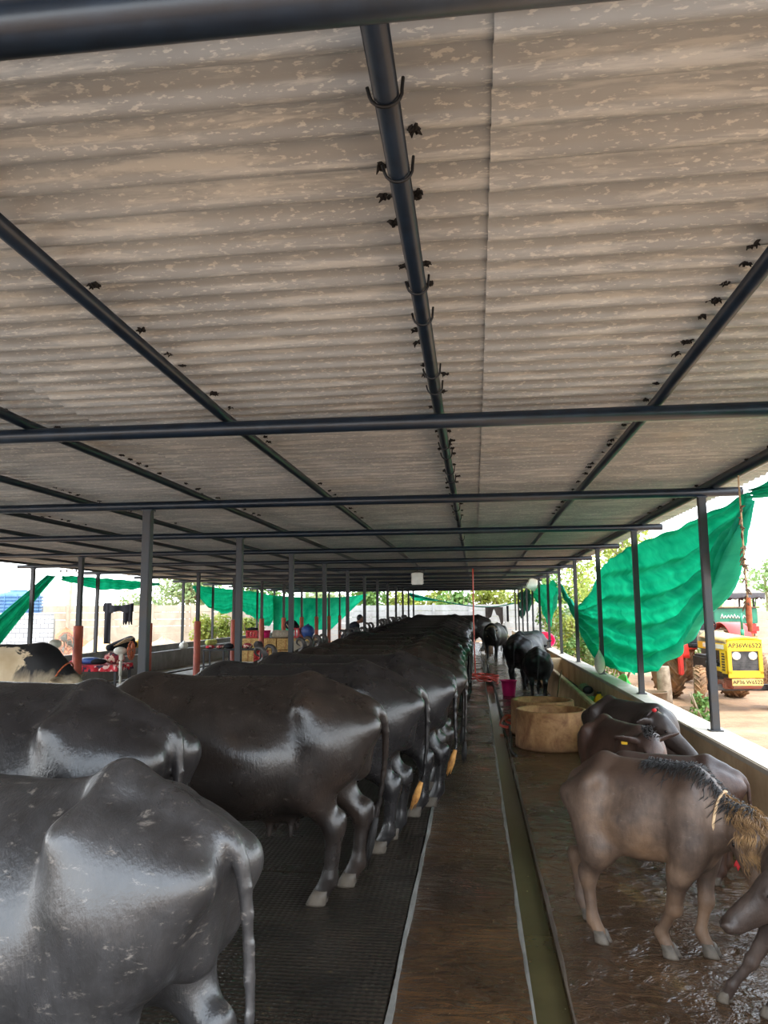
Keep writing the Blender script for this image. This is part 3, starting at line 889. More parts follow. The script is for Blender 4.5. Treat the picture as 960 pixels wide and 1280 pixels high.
PX = [2.2, 1.02, -.18, -1.43, -2.66, -3.95, -5.2, -6.45, -7.7, -8.95, -10.1]
PN = ['nearest the right eave', 'second from the right eave', 'over the walkway, carrying curved hook bolts', 'fourth from the right eave',
      'fifth from the right eave', 'sixth from the right eave', 'seventh from the right eave', 'fifth from the left eave',
      'fourth from the left eave', 'third from the left eave', 'second from the left eave']
PN[-1] = 'along the left eave'; PN[-2] = 'second from the left eave'; PN[-3] = 'third from the left eave'; PN[-4] = 'fourth from the left eave'
for i, x in enumerate(PX):
    root = empty('roof_purlin', (x, 0, PZ), 0, 'long blue-black steel pipe running under the roof sheets, ' + PN[i], 'purlin', 'long purlin pipes under the roof')
    mb = MB(); mb.tube([(0, .6, bend(.6)), (0, 4.17, 0), (0, 20, 0), (0, YE - .3, 0)], PR if i else .05, 12); mb.build('pipe', M_['pipe'], root)
    rnd = random.Random(i)
    if i == 2:
        for y in (1.62, 1.92, 2.62, 2.90, 3.55, 3.80, 4.45, 5.1, 5.45, 6.1, 6.5, 7.6, 8.4, 9.3, 10.8, 12.0):
            pts = [(PR + .010, y + .004, .036 + bend(y))]
            for q in range(9):
                a = 0.15 - q / 8 * (PI - .1)
                pts.append(((PR + .008) * math.cos(a), y, (PR + .008) * math.sin(a) + bend(y)))
            pts.append((-(PR + .012), y - .004, .012 + bend(y)))
            MB().tube(pts, .0045, 7).build('hook_bolt', M_['hook'], root)
    mb = MB(); cnt = 0                                    # dirt clots along the pipe
    for q in range(44):
        y = rnd.uniform(1.7, 9.5); s = rnd.choice((-1, 1)) if i != 1 else -1
        y = round(y / .146) * .146 + .073; c = (s * (PR + rnd.uniform(.0, .03)), y, rnd.uniform(.034, .046) + bend(y))
        for w in range(9):
            an = rnd.uniform(0, 6.28); L = rnd.uniform(.006, .024); q0 = V(c) + V((rnd.uniform(-.01, .01), rnd.uniform(-.012, .012), 0))
            mb.tube([q0, q0 + V((math.cos(an) * L * .5, math.sin(an) * L * .5, .004)), q0 + V((math.cos(an) * L, math.sin(an) * L, rnd.uniform(-.012, .006)))], [.0065, .006, .0015], 5)
    tag(mb.build('dust_clot', M_['dirtclot'], root), kind='stuff')

# ------------------------------------------------------------------ posts
def post(x, y, z0, z1, w, label, group, sleeve=None, mat='post'):
    root = empty('shed_post', (x, y, z0), 0, label, 'post', group)
    h = z1 - z0
    MB().box((0, 0, h / 2), (w, w, h), bev=.006).build('shaft', M_[mat], root)
    MB().box((0, 0, h - .004), (w * 1.35, w * 1.15, .012)).build('cap_plate', M_['pipe'], root)
    MB().box((0, 0, .006), (w * 1.6, w * 1.6, .012)).build('base_plate', M_['post'], root)
    if sleeve:
        MB().lathe([(.0, sleeve), (.075, sleeve), (.085, sleeve - .01), (.088, .02), (.095, .0), (0, 0)], 20).build('painted_sleeve', M_['terra'], root)
    return root
zt = BZ - BR
for k in range(12):
    post(XR, Y1 + S_ * k, .63, zt, .068, 'black steel post on the right trough wall, %s from the camera' % ORD[k], 'posts along the right wall')
for k in range(12):
    post(XA, Y1 + S_ * k, .38, zt, .085, 'plain dark steel post rising behind the buffalo backs, %s from the camera' % ORD[k], 'posts along the manger')
for k in range(11):
    post(XB, Y1 + S_ * (k + 1), 0, zt, .085, 'dark steel post with terracotta-red lower sleeve by the feed alley, %s from the camera' % ORD[k], 'posts with red sleeves', sleeve=1.47)
for k in range(9):
    post(XC - .15, Y1 + S_ * (k + 3), .68, zt, .08, 'dark steel post on the far left trough wall, %s from the camera' % ORD[k], 'posts along the left wall')
# ------------------------------------------------------------------ animals
R_ = math.radians
def HM(body, **k):
    d = dict(body=M_[body], hoof=M_['hoof'], horn=M_['horn'], hair=M_['hair'], rope=M_['rope'], eye=M_['eye']); d.update(k); return d
def put(root, x, y, deg, s, z=.022):
    root.location = (x, y, z); root.rotation_euler = (0, 0, R_(deg)); root.scale = (s, s, s); return root
def w2l(p, x, y, deg, s):
    a = R_(deg); dx, dy = p[0] - x, p[1] - y
    return ((dx * math.cos(a) + dy * math.sin(a)) / s, (-dx * math.sin(a) + dy * math.cos(a)) / s, p[2] / s)
HORN = [(.02, .085, .06, .036), (-.10, .14, .05, .035), (-.20, .18, .08, .030), (-.23, .19, .15, .024), (-.15, .185, .19, .018), (-.06, .17, .16, .011), (-.08, .16, .11, .006)]
GRP = 'buffaloes tethered in a row on the left'
DOWN = dict(poll=(2.10, 0, 1.03), muz=(2.42, .02, .62))
UP = dict(poll=(2.02, .02, 1.17), muz=(2.42, .0, .86))

# nearest, seen from behind: big slate rump at lower left
P = dict(DOWN); P.update(belly=.43, dip=.13, loin=.10, bz=.83, tail=[(.04, 0, 1.16), (-.03, -.02, 1.07), (-.045, -.045, .82), (-.06, -.03, .52), (-.03, 0, .40)])
b, I = make_bovine('buffalo', P, HM('black_b'), .016, horns=HORN, collar=(.6, .19), switch='tail_switch')
put(b, -.72, 2.24, 162, .89)
tag(b, 'large slate-grey buffalo with pale scratches on its shiny rump, filling the lower left corner', 'buffalo', GRP)
P = dict(DOWN); P.update(belly=.42, hf=[(.30, .17), (.36, -.17)])
b, I = make_bovine('buffalo', P, HM('slate_b'), .018, horns=HORN, collar=(.6, .19))
put(b, -1.33, 3.34, 166, 1.0)
tag(b, 'glossy black buffalo cut by the left edge, standing further forward just behind the nearest rump', 'buffalo', GRP)
P = dict(DOWN); P.update(belly=.45, bz=.885, hf=[(.34, .16), (.22, -.17)], tail=[(.05, 0, 1.16), (-.025, -.02, 1.06), (-.015, -.10, .8), (.03, -.15, .52), (.06, -.16, .40)])
P['switch'] = .30
b, I = make_bovine('buffalo', P, HM('brown_b'), .018, horns=HORN, collar=(.62, .19))
put(b, -.59, 4.72, 179, .955)
tag(b, 'brown-black buffalo seen whole from the side with udder and near hind leg in full view', 'buffalo', GRP)
P = dict(DOWN); P.update(belly=.40, hf=[(.30, .17), (.24, -.17)], tail=[(.05, 0, 1.16), (-.025, -.03, 1.06), (-.03, -.05, .8), (0, -.06, .5), (.03, -.06, .42)])
b, I = make_bovine('buffalo', P, HM('slate_b', hair=M_['hair_g']), .02, horns=HORN, collar=(.62, .19))
put(b, -.40, 5.72, 181, .96)
tag(b, 'slate buffalo with a golden tail tuft, standing right behind the one seen whole', 'buffalo', GRP)
P = dict(DOWN); P.update(belly=.40, hf=[(.32, .17), (.20, -.17)], dip=.02, tail=[(.04, 0, 1.16), (-.012, .03, 1.06), (-.012, .04, .8), (-.02, .05, .56), (.0, .06, .50)])
b5, I = make_bovine('buffalo', P, HM('slate_b', hair=M_['hair_g']), .02, horns=HORN, collar=(.62, .19))
put(b5, -.20, 6.68, 180, .97)
tag(b5, 'slate buffalo with a blond tail tuft hanging by its hock, fifth rump in the row', 'buffalo', GRP)
P = dict(UP); P.update(belly=.41, hf=[(.34, .17), (.26, -.17)])
tA, I = make_bovine('buffalo', P, HM('brown_b'), .022, horns=HORN, collar=(.62, .19))
put(tA, -.12, 7.62, 182, .97)
tag(tA, 'dark buffalo sixth in the row, last rump fully seen before the row merges', 'buffalo', GRP)
P = dict(DOWN); P.update(belly=.42, hf=[(.28, .17), (.36, -.17)], dip=.03)
tB, I = make_bovine('buffalo', P, HM('brown_b'), .022, horns=HORN, collar=(.62, .19))
P = dict(poll=(2.05, .01, 1.12), muz=(2.40, .03, .74)); P.update(belly=.39, hump=.03)
tC, I = make_bovine('buffalo', P, HM('black_c'), .022, horns=HORN, collar=(.62, .19))
rnd = random.Random(11)
mats_row = ['brown_b', 'brown_b', 'brown_b', 'slate_b', 'brown_b', 'black_c', 'black_c', 'black_c', 'black_c', 'black_c', 'black_c', 'black_c', 'black_c', 'black_c', 'black_c', 'black_c', 'black_c', 'black_c', 'black_c', 'black_c']
desc = {'brown_b': 'dark brown', 'slate_b': 'slate grey', 'black_c': 'black'}
y = 8.60; used = set()
for i in range(19):
    src = (tB, tC, tA)[i % 3]
    if i in (1, 4, 10): src = tA
    if id(src) in used or src is tA: o = copy_tree(src)
    else: o = src; used.add(id(src))
    s = .97 + .0085 * i + rnd.uniform(-.012, .012)
    put(o, -.14 + rnd.uniform(-.10, .05), y, 180 + rnd.uniform(-1.2, 1.2), s)
    mt = mats_row[i]
    body = [c for c in o.children if c.name.startswith('body')][0]
    body.material_slots[0].link = 'OBJECT'; body.material_slots[0].material = M_[mt]
    tag(o, '%s buffalo in the tethered row, %s from the camera, only back showing' % (desc[mt], ORD[i + 6]), 'buffalo', GRP)
    y += 1.0
o = copy_tree(tB); put(o, .62, 32.0, 176, 1.10, .022)
body = [c for c in o.children if c.name.startswith('body')][0]; body.material_slots[0].link = 'OBJECT'; body.material_slots[0].material = M_['black_c']
tag(o, 'black buffalo at the far end of the row, rump out in the wet walkway', 'buffalo', GRP)

# ---- right side young stock
CG = 'young buffaloes loose on the right'
x, yy, d, s = .52, 4.45, -33, .685
P = dict(bl=.61, lean=1.25, belly=.275, bz=.97, udder=False, legk=.92, neckr=.85, headw=1.15, ear=.26, earup=-.1,
         hf=[(-.02, .20), (.24, -.15)], ff=[w2l((1.10, 4.17, 0), x, yy, d, s)[:2], w2l((.90, 4.14, 0), x, yy, d, s)[:2]],
         poll=w2l((1.25, 3.97, .71), x, yy, d, s), muz=w2l((1.24, 3.64, .40), x, yy, d, s), tail=[(.05, 0, 1.17), (-.02, .03, 1.08), (.0, .07, .9), (.02, .09, .72), (.03, .10, .62)])
ca, I = make_bovine('buffalo_calf', P, HM('calf', hoof=M_['hoof_p']), .014, collar=(.50, .175))
put(ca, x, yy, d, s, 0)
at, f_, s_, u_ = I['at'], I['f'], I['s'], I['u']
rnd = random.Random(2); bodyA = [c for c in ca.children if c.name.startswith('body')][0]
hair_on(bodyA, [at(rnd.uniform(-.25, .60), rnd.uniform(-.11, .11), .35) for k in range(900)], -u_, lambda h: f_ + s_ * .6 * math.sin(h.y * 60), .085, 'hair_b', 'forehead_hair', ca, 3, .0042)
hair_on(bodyA, [V((rnd.uniform(.62, 1.36), rnd.gauss(0, .055), 1.7)) for k in range(900)], (0, 0, -1), lambda h: (-.3, math.copysign(1.0, h.y), -.6), .09, 'hair', 'crest_hair', ca, 4, .0045)
mb = MB(); q = I['poll'].lerp(V((1.05, 0, 1.08)), .35) + V((.05, -.02, -.2))
mb.grid(lambda u, v: q + V((.05 * u + .02 * math.sin(v * 5), -.06 - .02 * v, -.14 * v + .02 * math.sin(u * 9))), 4, 6)
mb.build('red_rag', M_['red'], ca, solid=.006)
tag(ca, 'brown shaggy buffalo calf in the right foreground with a pale rope collar and red rag', 'calf', CG)

x, yy, d, s = 1.73, 3.15, 130, .55
P = dict(bl=.70, lean=1.0, belly=.27, bz=.95, udder=False, legk=.85, neckr=.85, headw=1.2, ear=.17,
         ff=[w2l((1.06, 3.69, 0), x, yy, d, s)[:2], w2l((1.20, 3.58, 0), x, yy, d, s)[:2]],
         hf=[(.22, .16), (.20, -.16)], poll=w2l((1.29, 3.48, .60), x, yy, d, s), muz=w2l((1.01, 3.53, .37), x, yy, d, s))
cb, I = make_bovine('buffalo_calf', P, HM('calf_d', hoof=M_['hoof_p']), .011)
put(cb, x, yy, d, s, 0)
at, f_, s_, u_ = I['at'], I['f'], I['s'], I['u']
for sd in (1, -1): MB().ball(at(.965, .056 * sd, .028), (.020, .016, .018), 10).build('nostril', M_['eye'], cb)
MB().tube([at(.62, .085 * math.cos(q), -.01 + .085 * math.sin(q)) for q in [2 * PI * i / 24 for i in range(24)]], .006, 6, closed=True).build('muzzle_rope', M_['rope'], cb)
tag(cb, 'grey-brown calf poking its muzzle in from the right edge below the shaggy calf', 'calf', CG)

def calf(x, y, d, s, body, label, P=None, h=.017, collar=None, **k):
    Q = dict(bl=.82, lean=.8, belly=.32, bz=.92, udder=False, legk=.9, neckr=.9, headw=1.1, ear=.17)
    if P: Q.update(P)
    o, I = make_bovine('buffalo_calf', Q, HM(body, **k), h, collar=collar)
    put(o, x, y, d, s, 0); tag(o, label, 'calf', CG); return o, I
x, yy, d, s = 1.66, 5.22, 164, .56
calf(x, yy, d, s, 'calf_r', 'reddish-brown calf behind the shaggy calf, its rump and hanging tail against the wall',
     dict(belly=.34, poll=(1.62, 0, .98), muz=(1.8, .1, .6), tail=[(.05, 0, 1.17), (-.04, .02, 1.07), (-.06, .03, .8), (-.05, .04, .5), (-.03, .04, .42)]))
x, yy, d, s = .96, 6.78, -72, .62
o, I = calf(x, yy, d, s, 'calf_r', 'calf with black forelock, wide reddish ears and yellow ear tag, behind the shaggy calf',
     dict(poll=w2l((1.20, 5.80, .78), x, yy, d, s), muz=w2l((1.27, 5.62, .50), x, yy, d, s), ear=.22, earup=.25))
at, f_, s_, u_ = I['at'], I['f'], I['s'], I['u']
MB().box((0, 0, 0), (.07, .012, .095), M=Matrix.Translation(at(.0, -.27, -.03)) @ Matrix.Rotation(.8, 4, 'Z'), bev=.004).build('ear_tag', M_['yelpl'], o)
mb = MB()
for k in range(160):
    q = at(rnd.uniform(-.15, .15), rnd.uniform(-.06, .06), .09); e = q + V((rnd.uniform(-.06, .06), rnd.uniform(-.06, .06), rnd.uniform(-.02, .06)))
    mb.tube([q - u_ * .03, (q + e) / 2 + u_ * .02, e], [.006, .005, .001], 4, cap=False)
mb.build('forelock', M_['hair'], o)
x, yy, d, s = 1.10, 7.66, -60, .66
o, I = calf(x, yy, d, s, 'calf_d', 'dark brown calf by the right wall with a grey and red tie on its head',
     dict(poll=w2l((1.42, 6.62, .82), x, yy, d, s), muz=w2l((1.72, 6.38, .50), x, yy, d, s), belly=.36), collar=(.7, .15))
at, f_, s_, u_ = I['at'], I['f'], I['s'], I['u']
mb = MB(); q = at(.02, -.02, .12)
mb.tube([at(-.02, .10 * math.cos(a), .02 + .12 * math.sin(a)) for a in [2 * PI * i / 20 for i in range(20)]], .012, 6, closed=True)
mb.build('head_tie', M_['clothg'], o)
MB().ball(at(0, -.07, .12), (.03, .03, .025), 10).build('red_knot', M_['red'], o)
x, yy, d, s = 1.14, 14.6, 86, .72
calf(x, yy, d, s, 'calf_k', 'black calf seen from behind just beyond the concrete rings', dict(belly=.38, lean=.3), h=.022)
P = dict(DOWN); P.update(udder=False, belly=.40)
o, I = make_bovine('buffalo', P, HM('calf_k'), .024, horns=None); put(o, .80, 16.5, 70, .86, 0)
tag(o, 'black buffalo leaning to the right trough behind the black calf by the rings', 'buffalo', CG)
o = copy_tree(o); put(o, .95, 20.2, 58, .84, 0)
tag(o, 'black buffalo at the right trough, second beyond the concrete rings', 'buffalo', CG)
P = dict(poll=(2.0, .1, 1.12), muz=(2.25, .3, .72), udder=False, belly=.40)
o, I = make_bovine('buffalo', P, HM('calf_k', rope=M_['rope']), .024, collar=(.62, .2)); put(o, .90, 28.2, -104, .92, 0)
tag(o, 'dark buffalo facing the camera far down the walkway, pale rope on its neck', 'buffalo', CG)

# ---- black and white cow across the feed alley
P = dict(belly=.42, poll=(1.98, -.02, .90), muz=(2.24, -.10, .52), ear=.16, legk=.95, tail=[(.05, 0, 1.19), (-.035, 0, 1.08), (-.055, .01, .8), (-.05, .02, .5), (-.03, .02, .40)])
co, I = make_bovine('dairy_cow', P, HM('cow', rope=M_['rope_o']), .02, collar=(.72, .2))
put(co, -7.30, 9.72, 2, .96, 0)
tag(co, 'cream cow with a large black patch over its shoulder, feeding at the far left', 'cow')
# ------------------------------------------------------------------ right side objects
def text_mesh(s, size, mat, parent, M, name='lettering', ext=.003, cx=True):
    cu = bpy.data.curves.new(name, 'FONT'); cu.body = s; cu.size = size; cu.extrude = ext
    if cx: cu.align_x = 'CENTER'; cu.align_y = 'CENTER'
    t = bpy.data.objects.new('tmp', cu); COL.objects.link(t)
    dg = bpy.context.evaluated_depsgraph_get()
    me = bpy.data.meshes.new_from_object(t.evaluated_get(dg))
    bpy.data.objects.remove(t); bpy.data.curves.remove(cu)
    me.name = name; me.transform(M)
    for k in range(len(me.materials)): me.materials[k] = mat
    return link_mesh(name, me, mat, parent)

def ring(x, y, R, h, label):
    root = empty('concrete_ring', (x, y, 0), 0, label, 'water trough', 'concrete rings')
    rnd = random.Random(int(R * 100)); t = .055
    MB().lathe([(R - t - .01, .06), (R - t, h - .02), (R - t + .012, h), (R - .012, h), (R, h - .015), (R + .004, h * .5), (R + .012, .02), (R + .004, 0), (R - t - .01, 0), (R - t - .01, .06)], 56).build('wall', M_['ring'], root)
    mb = MB(); mb.lathe([(0, h - .13), (R - t - .004, h - .13)], 40); mb.build('water_surface', M_['water'], root)
ring(.92, 9.98, .44, .46, 'brown stained concrete ring trough, the front one of the two')
ring(.90, 11.02, .43, .46, 'brown stained concrete ring trough, partly hidden behind the front ring')

# red hose hanging from the roof and coiled on the floor
pts = [(-.03, 18.7, BZ - .05), (-.035, 18.7, 2.0), (-.04, 18.71, 1.2), (-.03, 18.7, .5), (-.02, 18.68, .14), (.02, 18.62, .05)]
for i in range(46):
    a = -1.9 + i * .42; r = .20 + .05 * math.sin(i * 1.7)
    pts.append((.18 + (r + .10) * math.cos(a), 18.70 + r * math.sin(a) * 1.2, .03 + .0035 * i + .012 * math.sin(i * 2.3)))
pts += [(.42, 18.4, .05), (.50, 18.2, .03), (.46, 17.9, .03)]
tag(MB().tube(smooth_path(pts, 3), .017, 8).build('water_hose', M_['hose']), 'red water hose hanging straight from the roof into a coil on the wet walkway', 'hose')
pts = [(.46, 12.3, .03), (.62, 12.25, .02), (.66, 12.1, .05), (.50, 11.9, .10), (.42, 11.75, .06), (.55, 11.55, .03), (.63, 11.6, .08), (.46, 11.9, .12), (.36, 11.7, .07), (.34, 11.5, .03), (.44, 11.4, .02)]
tag(MB().tube(smooth_path(pts, 6), .020, 8).build('water_hose', M_['hose']), 'short red hose in a tangle beside the concrete rings', 'hose')
pts = [(.36, 18.3, .018), (.30, 16.8, .02), (.36, 15.5, .018), (.33, 14, .018), (.40, 12.6, .018), (.46, 11.5, .02), (.43, 10.3, .018), (.40, 9.6, .018), (.44, 9.2, .02)]
pts = [(max(x, .392), y_, z) for x, y_, z in pts]
tag(MB().tube(smooth_path(pts, 6), .016, 8).build('water_pipe', M_['hose_d']), 'thin dark pipe lying along the gutter edge', 'pipe')

def bucket(name, loc, r0, r1, h, mat, label, cat='bucket', rot=(0, 0, 0), handle=True):
    root = empty(name, loc, 0, label, cat); root.rotation_euler = rot
    MB().lathe([(0, 0), (r0, 0), (r0 * .5 + r1 * .5, h * .5), (r1, h - .012), (r1 + .014, h - .012), (r1 + .014, h), (r1 - .004, h), (r0 * .5 + r1 * .5 - .006, h * .5), (r0 - .006, .008), (0, .008)], 32).build('shell', M_[mat], root)
    if handle:
        MB().tube([(math.cos(a) * (r1 + .01), .04, h - .03 - math.sin(a) * r1 * .9) if 0 else ((r1 + .012) * math.cos(a), (r1 * .9) * math.sin(a), h - .02 - .03 * math.sin(a)) for a in [PI * i / 14 for i in range(15)]], .004, 6).build('handle', M_['steel'], root)
    return root
bucket('bucket', (.64, 15.75, 0), .12, .155, .30, 'magenta', 'magenta plastic bucket standing on the wet floor beside the black calf')
bucket('wash_tub', (2.06, 23.4, .74), .17, .25, .16, 'pink', 'bright pink plastic tub tipped on the right trough wall', 'tub', rot=(.9, .35, 0), handle=False)
tag(MB().tube([(1.26, 13.0, .0), (1.30, 13.02, .2), (1.345, 13.05, .45), (1.40, 13.08, .70)], [.014, .013, .012, .010], 8).build('wooden_stick', M_['stick']), 'thin brown stick leaning on the trough wall behind the rings', 'stick')
bucket('feed_drum', (.52, 31.0, 0), .17, .17, .46, 'wood', 'small rusty brown drum far down the walkway', 'drum', handle=False)

# things lying in the right trough
r = empty('feed_sack', (1.80, 13.2, .24), .0, 'pale woven sack with a dark open mouth lying in the right trough', 'sack')
S = SDF(); S.rc((-.0, -.2, .11), (0, .2, .11), .105, .11, .03); S.el((0, 0, .04), (.11, .28, .06), .03); S.el((.0, -.34, .16), (.10, .12, .09), .03, sub=True)
link_mesh('bag', S.mesh('bag', .015), M_['sack'], r)
MB().ball((0, -.25, .15), (.085, .03, .075), 14).build('mouth', M_['dark'], r)
r = empty('plastic_crate', (1.80, 12.15, .24), .0, 'green plastic crate lid lying in the right trough', 'crate')
MB().box((0, 0, .10), (.24, .44, .035), bev=.01).box((0, 0, .05), (.22, .40, .10), bev=.01).build('tray', M_['greenpl'], r)
mb = MB()
for k in range(5): mb.box((-.09 + .045 * k, 0, .122), (.012, .40, .014))
mb.build('rib', M_['greenpl'], r)
r = empty('oil_jug', (1.77, 11.62, .24), 0, 'yellow plastic jug in the right trough next to the green crate', 'jug')
MB().lathe([(0, 0), (.075, 0), (.08, .02), (.08, .15), (.05, .20), (.03, .215), (.03, .24), (0, .24)], 20).build('bottle', M_['yelpl'], r)
MB().lathe([(0, .235), (.034, .235), (.034, .265), (0, .265)], 16).build('cap', M_['dark'], r)
r = empty('clay_pot', (1.82, 11.2, .24), 0, 'small orange clay pot in the right trough', 'pot')
MB().lathe([(0, 0), (.05, 0), (.085, .06), (.08, .11), (.06, .13), (.07, .15), (.06, .15), (.05, .13), (0, .03)], 24).build('bowl', M_['terra'], r)
r = empty('white_bowl', (1.76, 10.7, .24), 0, 'white bowl at the near end of the objects in the right trough', 'bowl')
MB().lathe([(0, 0), (.06, 0), (.11, .08), (.125, .13), (.118, .13), (.10, .08), (0, .012)], 28).build('bowl', M_['white'], r)

# hanging plastic bag on the third post
r = empty('plastic_bag', (2.02, 13.05, .62), 0, 'clear white plastic bag of feed hanging from the third right post', 'bag')
S = SDF(); S.el((0, 0, .18), (.085, .075, .15), .05); S.rc((0, 0, .28), (0, 0, .40), .06, .02, .05)
link_mesh('bag', S.mesh('bag', .012), M_['white'], r)
MB().tube([(0, 0, .38), (.01, .01, .50), (.02, .04, .62)], .006, 6).build('string', M_['rope'], r)
# green basin leaning outside the wall, dark basket
bucket('plastic_basin', (2.50, 13.5, .30), .18, .26, .14, 'greenpl', 'bright green plastic basin leaning against the outside of the right wall', 'basin', rot=(.2, -1.15, 0), handle=False)
bucket('cane_basket', (2.55, 11.75, .0), .16, .21, .50, 'wood', 'dark basket standing outside behind the second right post', 'basket', handle=False)

# ---- shade cloth drapes
def polyf(pts):
    def f(t):
        for i in range(len(pts) - 1):
            if t <= pts[i + 1][0] or i == len(pts) - 2:
                a = (t - pts[i][0]) / (pts[i + 1][0] - pts[i][0]); a = max(0, min(1, a)); a2 = a * a * (3 - 2 * a) * .4 + a * .6
                return pts[i][1] + (pts[i + 1][1] - pts[i][1]) * a2
    return f
def drape(name, x, y0, y1, up, lo, mat, label, nu=90, nv=40, folds=5, amp=.05, seed=1, xw=0.0, parent=None):
    """hanging cloth in the plane x=const from y0 to y1; up/lo = edge heights as (y,z) lists"""
    U = polyf(up); L = polyf(lo); rnd = random.Random(seed); ph = [rnd.uniform(0, 6) for _ in range(4)]
    def f(u, v):
        y = y0 + (y1 - y0) * u; a, b_ = U(y), L(y); h = a - b_
        z = a - h * v + .010 * math.sin(y * 7 + v * 5)
        env = min(1, h / .5)
        dx = amp * env * (math.sin(v * folds * 2 * PI * .5 + ph[0] + y * .9) * .6 + .4 * math.sin(v * folds * 2 * PI + ph[1] + y * 1.7) + .25 * math.sin(y * 4 + ph[2] + v * 6)) * (.35 + .65 * v)
        dx += .05 * math.sin(v * PI) * env + (1 - env) * .03 * math.sin(v * 20)
        return V((x + max(dx, -.07) if x > 0 else x + min(dx, .06), y, z))
    mb = MB(); mb.grid(f, nu, nv)
    o = mb.build(name, M_[mat], parent, solid=.006)
    if parent is None: tag(o, label, 'shade cloth', 'green shade cloths')
    return o
drape('shade_cloth', 2.21, 6.35, 20.2, [(6.35, 2.62), (7.2, 2.60), (10, 2.57), (12.6, 2.52), (13.4, 2.48), (14.5, 2.18), (16.0, 1.86), (17.2, 1.74), (18.5, 1.98), (20.2, 2.36)],
      [(6.35, 2.54), (6.7, 2.22), (7.7, 1.62), (8.66, 1.22), (10.2, .90), (11.8, .74), (13.3, .72), (14.6, .84), (15.8, 1.10), (17.2, 1.52), (18.6, 1.86), (20.2, 2.28)],
      'shade', 'long green shade net sagging along the right side before the tractor', nu=160, nv=60, folds=9, amp=.15)
drape('shade_cloth', 2.21, 2.6, 6.30, [(2.6, 2.75), (4.6, 2.72), (6.30, 2.64)], [(2.6, 2.1), (4.2, 2.32), (5.4, 2.44), (6.30, 2.58)], 'shade', 'green shade net leaving the picture at the upper right edge', folds=4, amp=.06, seed=3)
drape('shade_cloth', 2.20, 20.9, 29.5, [(20.9, 2.36), (22.2, 2.55), (23.2, 2.45), (25.5, 2.52), (27.5, 2.45), (29.5, 2.40)], [(20.9, 2.1), (22.0, 1.55), (23.4, 1.18), (25.2, 1.45), (27.2, 1.95), (29.5, 2.25)],
      'shade', 'green shade net bunched between posts further down the right side', folds=5, amp=.08, seed=4)
drape('shade_cloth', 2.20, 31, 39, [(31, 2.45), (33, 2.6), (35, 2.5), (37, 2.6), (39, 2.55)], [(31, 2.1), (32.6, 1.4), (34.4, 2.0), (36.5, 1.3), (39, 1.5)], 'shade2', 'dark green cloth at the far end of the right side', folds=5, amp=.08, seed=6)
# dried creeper rope
r = empty('creeper_rope', (2.09, 6.2, 1.60), 0, 'rope with a dried creeper twisted round it, hanging at the upper right', 'rope')
MB().tube([(0, 0, 1.14), (.005, .01, .8), (.0, 0, .4), (.01, 0, .02)], .007, 6).build('cord', M_['rope'], r)
mb = MB(); rnd = random.Random(9)
for k in range(70):
    z = rnd.uniform(.12, .62) if k < 55 else rnd.uniform(.62, .9); a = rnd.uniform(0, 6.28); w = rnd.uniform(.012, .04)
    p = V((0, 0, z)); q = p + V((math.cos(a) * w, math.sin(a) * w, rnd.uniform(-.06, .03)))
    mb.tube([p, (p + q) / 2 + V((0, 0, .01)), q], [.006, .008, .002], 5, cap=False)
mb.build('dry_leaf', M_['wood'], r)
MB().tube([(.01, 0, .18), (.008, .0, .02), (.012, .004, -.08)], [.02, .024, .016], 7).build('frayed_end', M_['rope_o'], r)

# ---- lamps
def flood(loc, rot, w, label, hang):
    r = empty('flood_lamp', loc, 0, label, 'lamp'); r.rotation_euler = rot
    MB().box((0, 0, 0), (w, .05, w), bev=.02).build('housing', M_['white'], r)
    MB().box((0, -.028, 0), (w * .84, .008, w * .84), bev=.003).build('glass', M_['lampw'], r)
    MB().tube([(-w * .5, .0, 0), (-w * .52, 0, w * .45), (0, 0, w * .62), (w * .52, 0, w * .45), (w * .5, 0, 0)], .010, 6).build('bracket', M_['dark'], r)
    MB().tube([(0, 0, w * .62), (0, 0, w * .62 + hang)], .008, 6).build('stem', M_['dark'], r)
flood((-1.43, 19.2, 2.50), (0, 0, .05), .31, 'square white flood lamp hanging over the row of buffaloes', .10)
flood((1.93, 26.0, 2.55), (.25, .35, .5), .40, 'tilted square white flood lamp on the right posts', .04)

# ---- yellow tractor
TR = empty('tractor', (4.46, 13.85, 0), R_(-87), 'dusty yellow tractor facing the shed with round headlights', 'tractor')
def wheel(R, w, loc, steer, parent, lugs, rim_r):
    r0 = MB(); Mx_ = Matrix.Translation(V(loc)) @ Matrix.Rotation(steer, 4, 'Z') @ Matrix.Rotation(PI / 2, 4, 'X')
    prof = [(rim_r, -w * .42), (rim_r + .03, -w * .46), (R * .86, -w * .5), (R * .96, -w * .40), (R, -w * .2), (R, w * .2), (R * .96, w * .40), (R * .86, w * .5), (rim_r + .03, w * .46), (rim_r, w * .42), (rim_r, -w * .42)]
    r0.lathe(prof, 48, Mx_)
    n = lugs
    for k in range(n):
        for sd in (1, -1):
            a = 2 * PI * (k + (.5 if sd < 0 else 0)) / n; pts = []
            for t in range(5):
                aa = a + t / 4 * 2 * PI / n * 1.1; zz = sd * w * (.02 + .46 * t / 4); rr = R + (.012 if t < 3 else -.02)
                pts.append((math.cos(aa) * rr, math.sin(aa) * rr, zz))
            r0.tube(pts, R * .035, 5, True, Mx_)
    ty = r0.build('wheel', M_['tyre'], parent)
    m2 = MB(); m2.lathe([(0, -.04), (rim_r * .35, -.05), (rim_r * .45, 0), (rim_r * .8, .02), (rim_r, -w * .30), (rim_r + .012, -w * .43), (rim_r - .01, w * .43), (rim_r * .8, .04), (0, .05)], 36, Mx_)
    m2.build('rim', M_['rim'], ty)
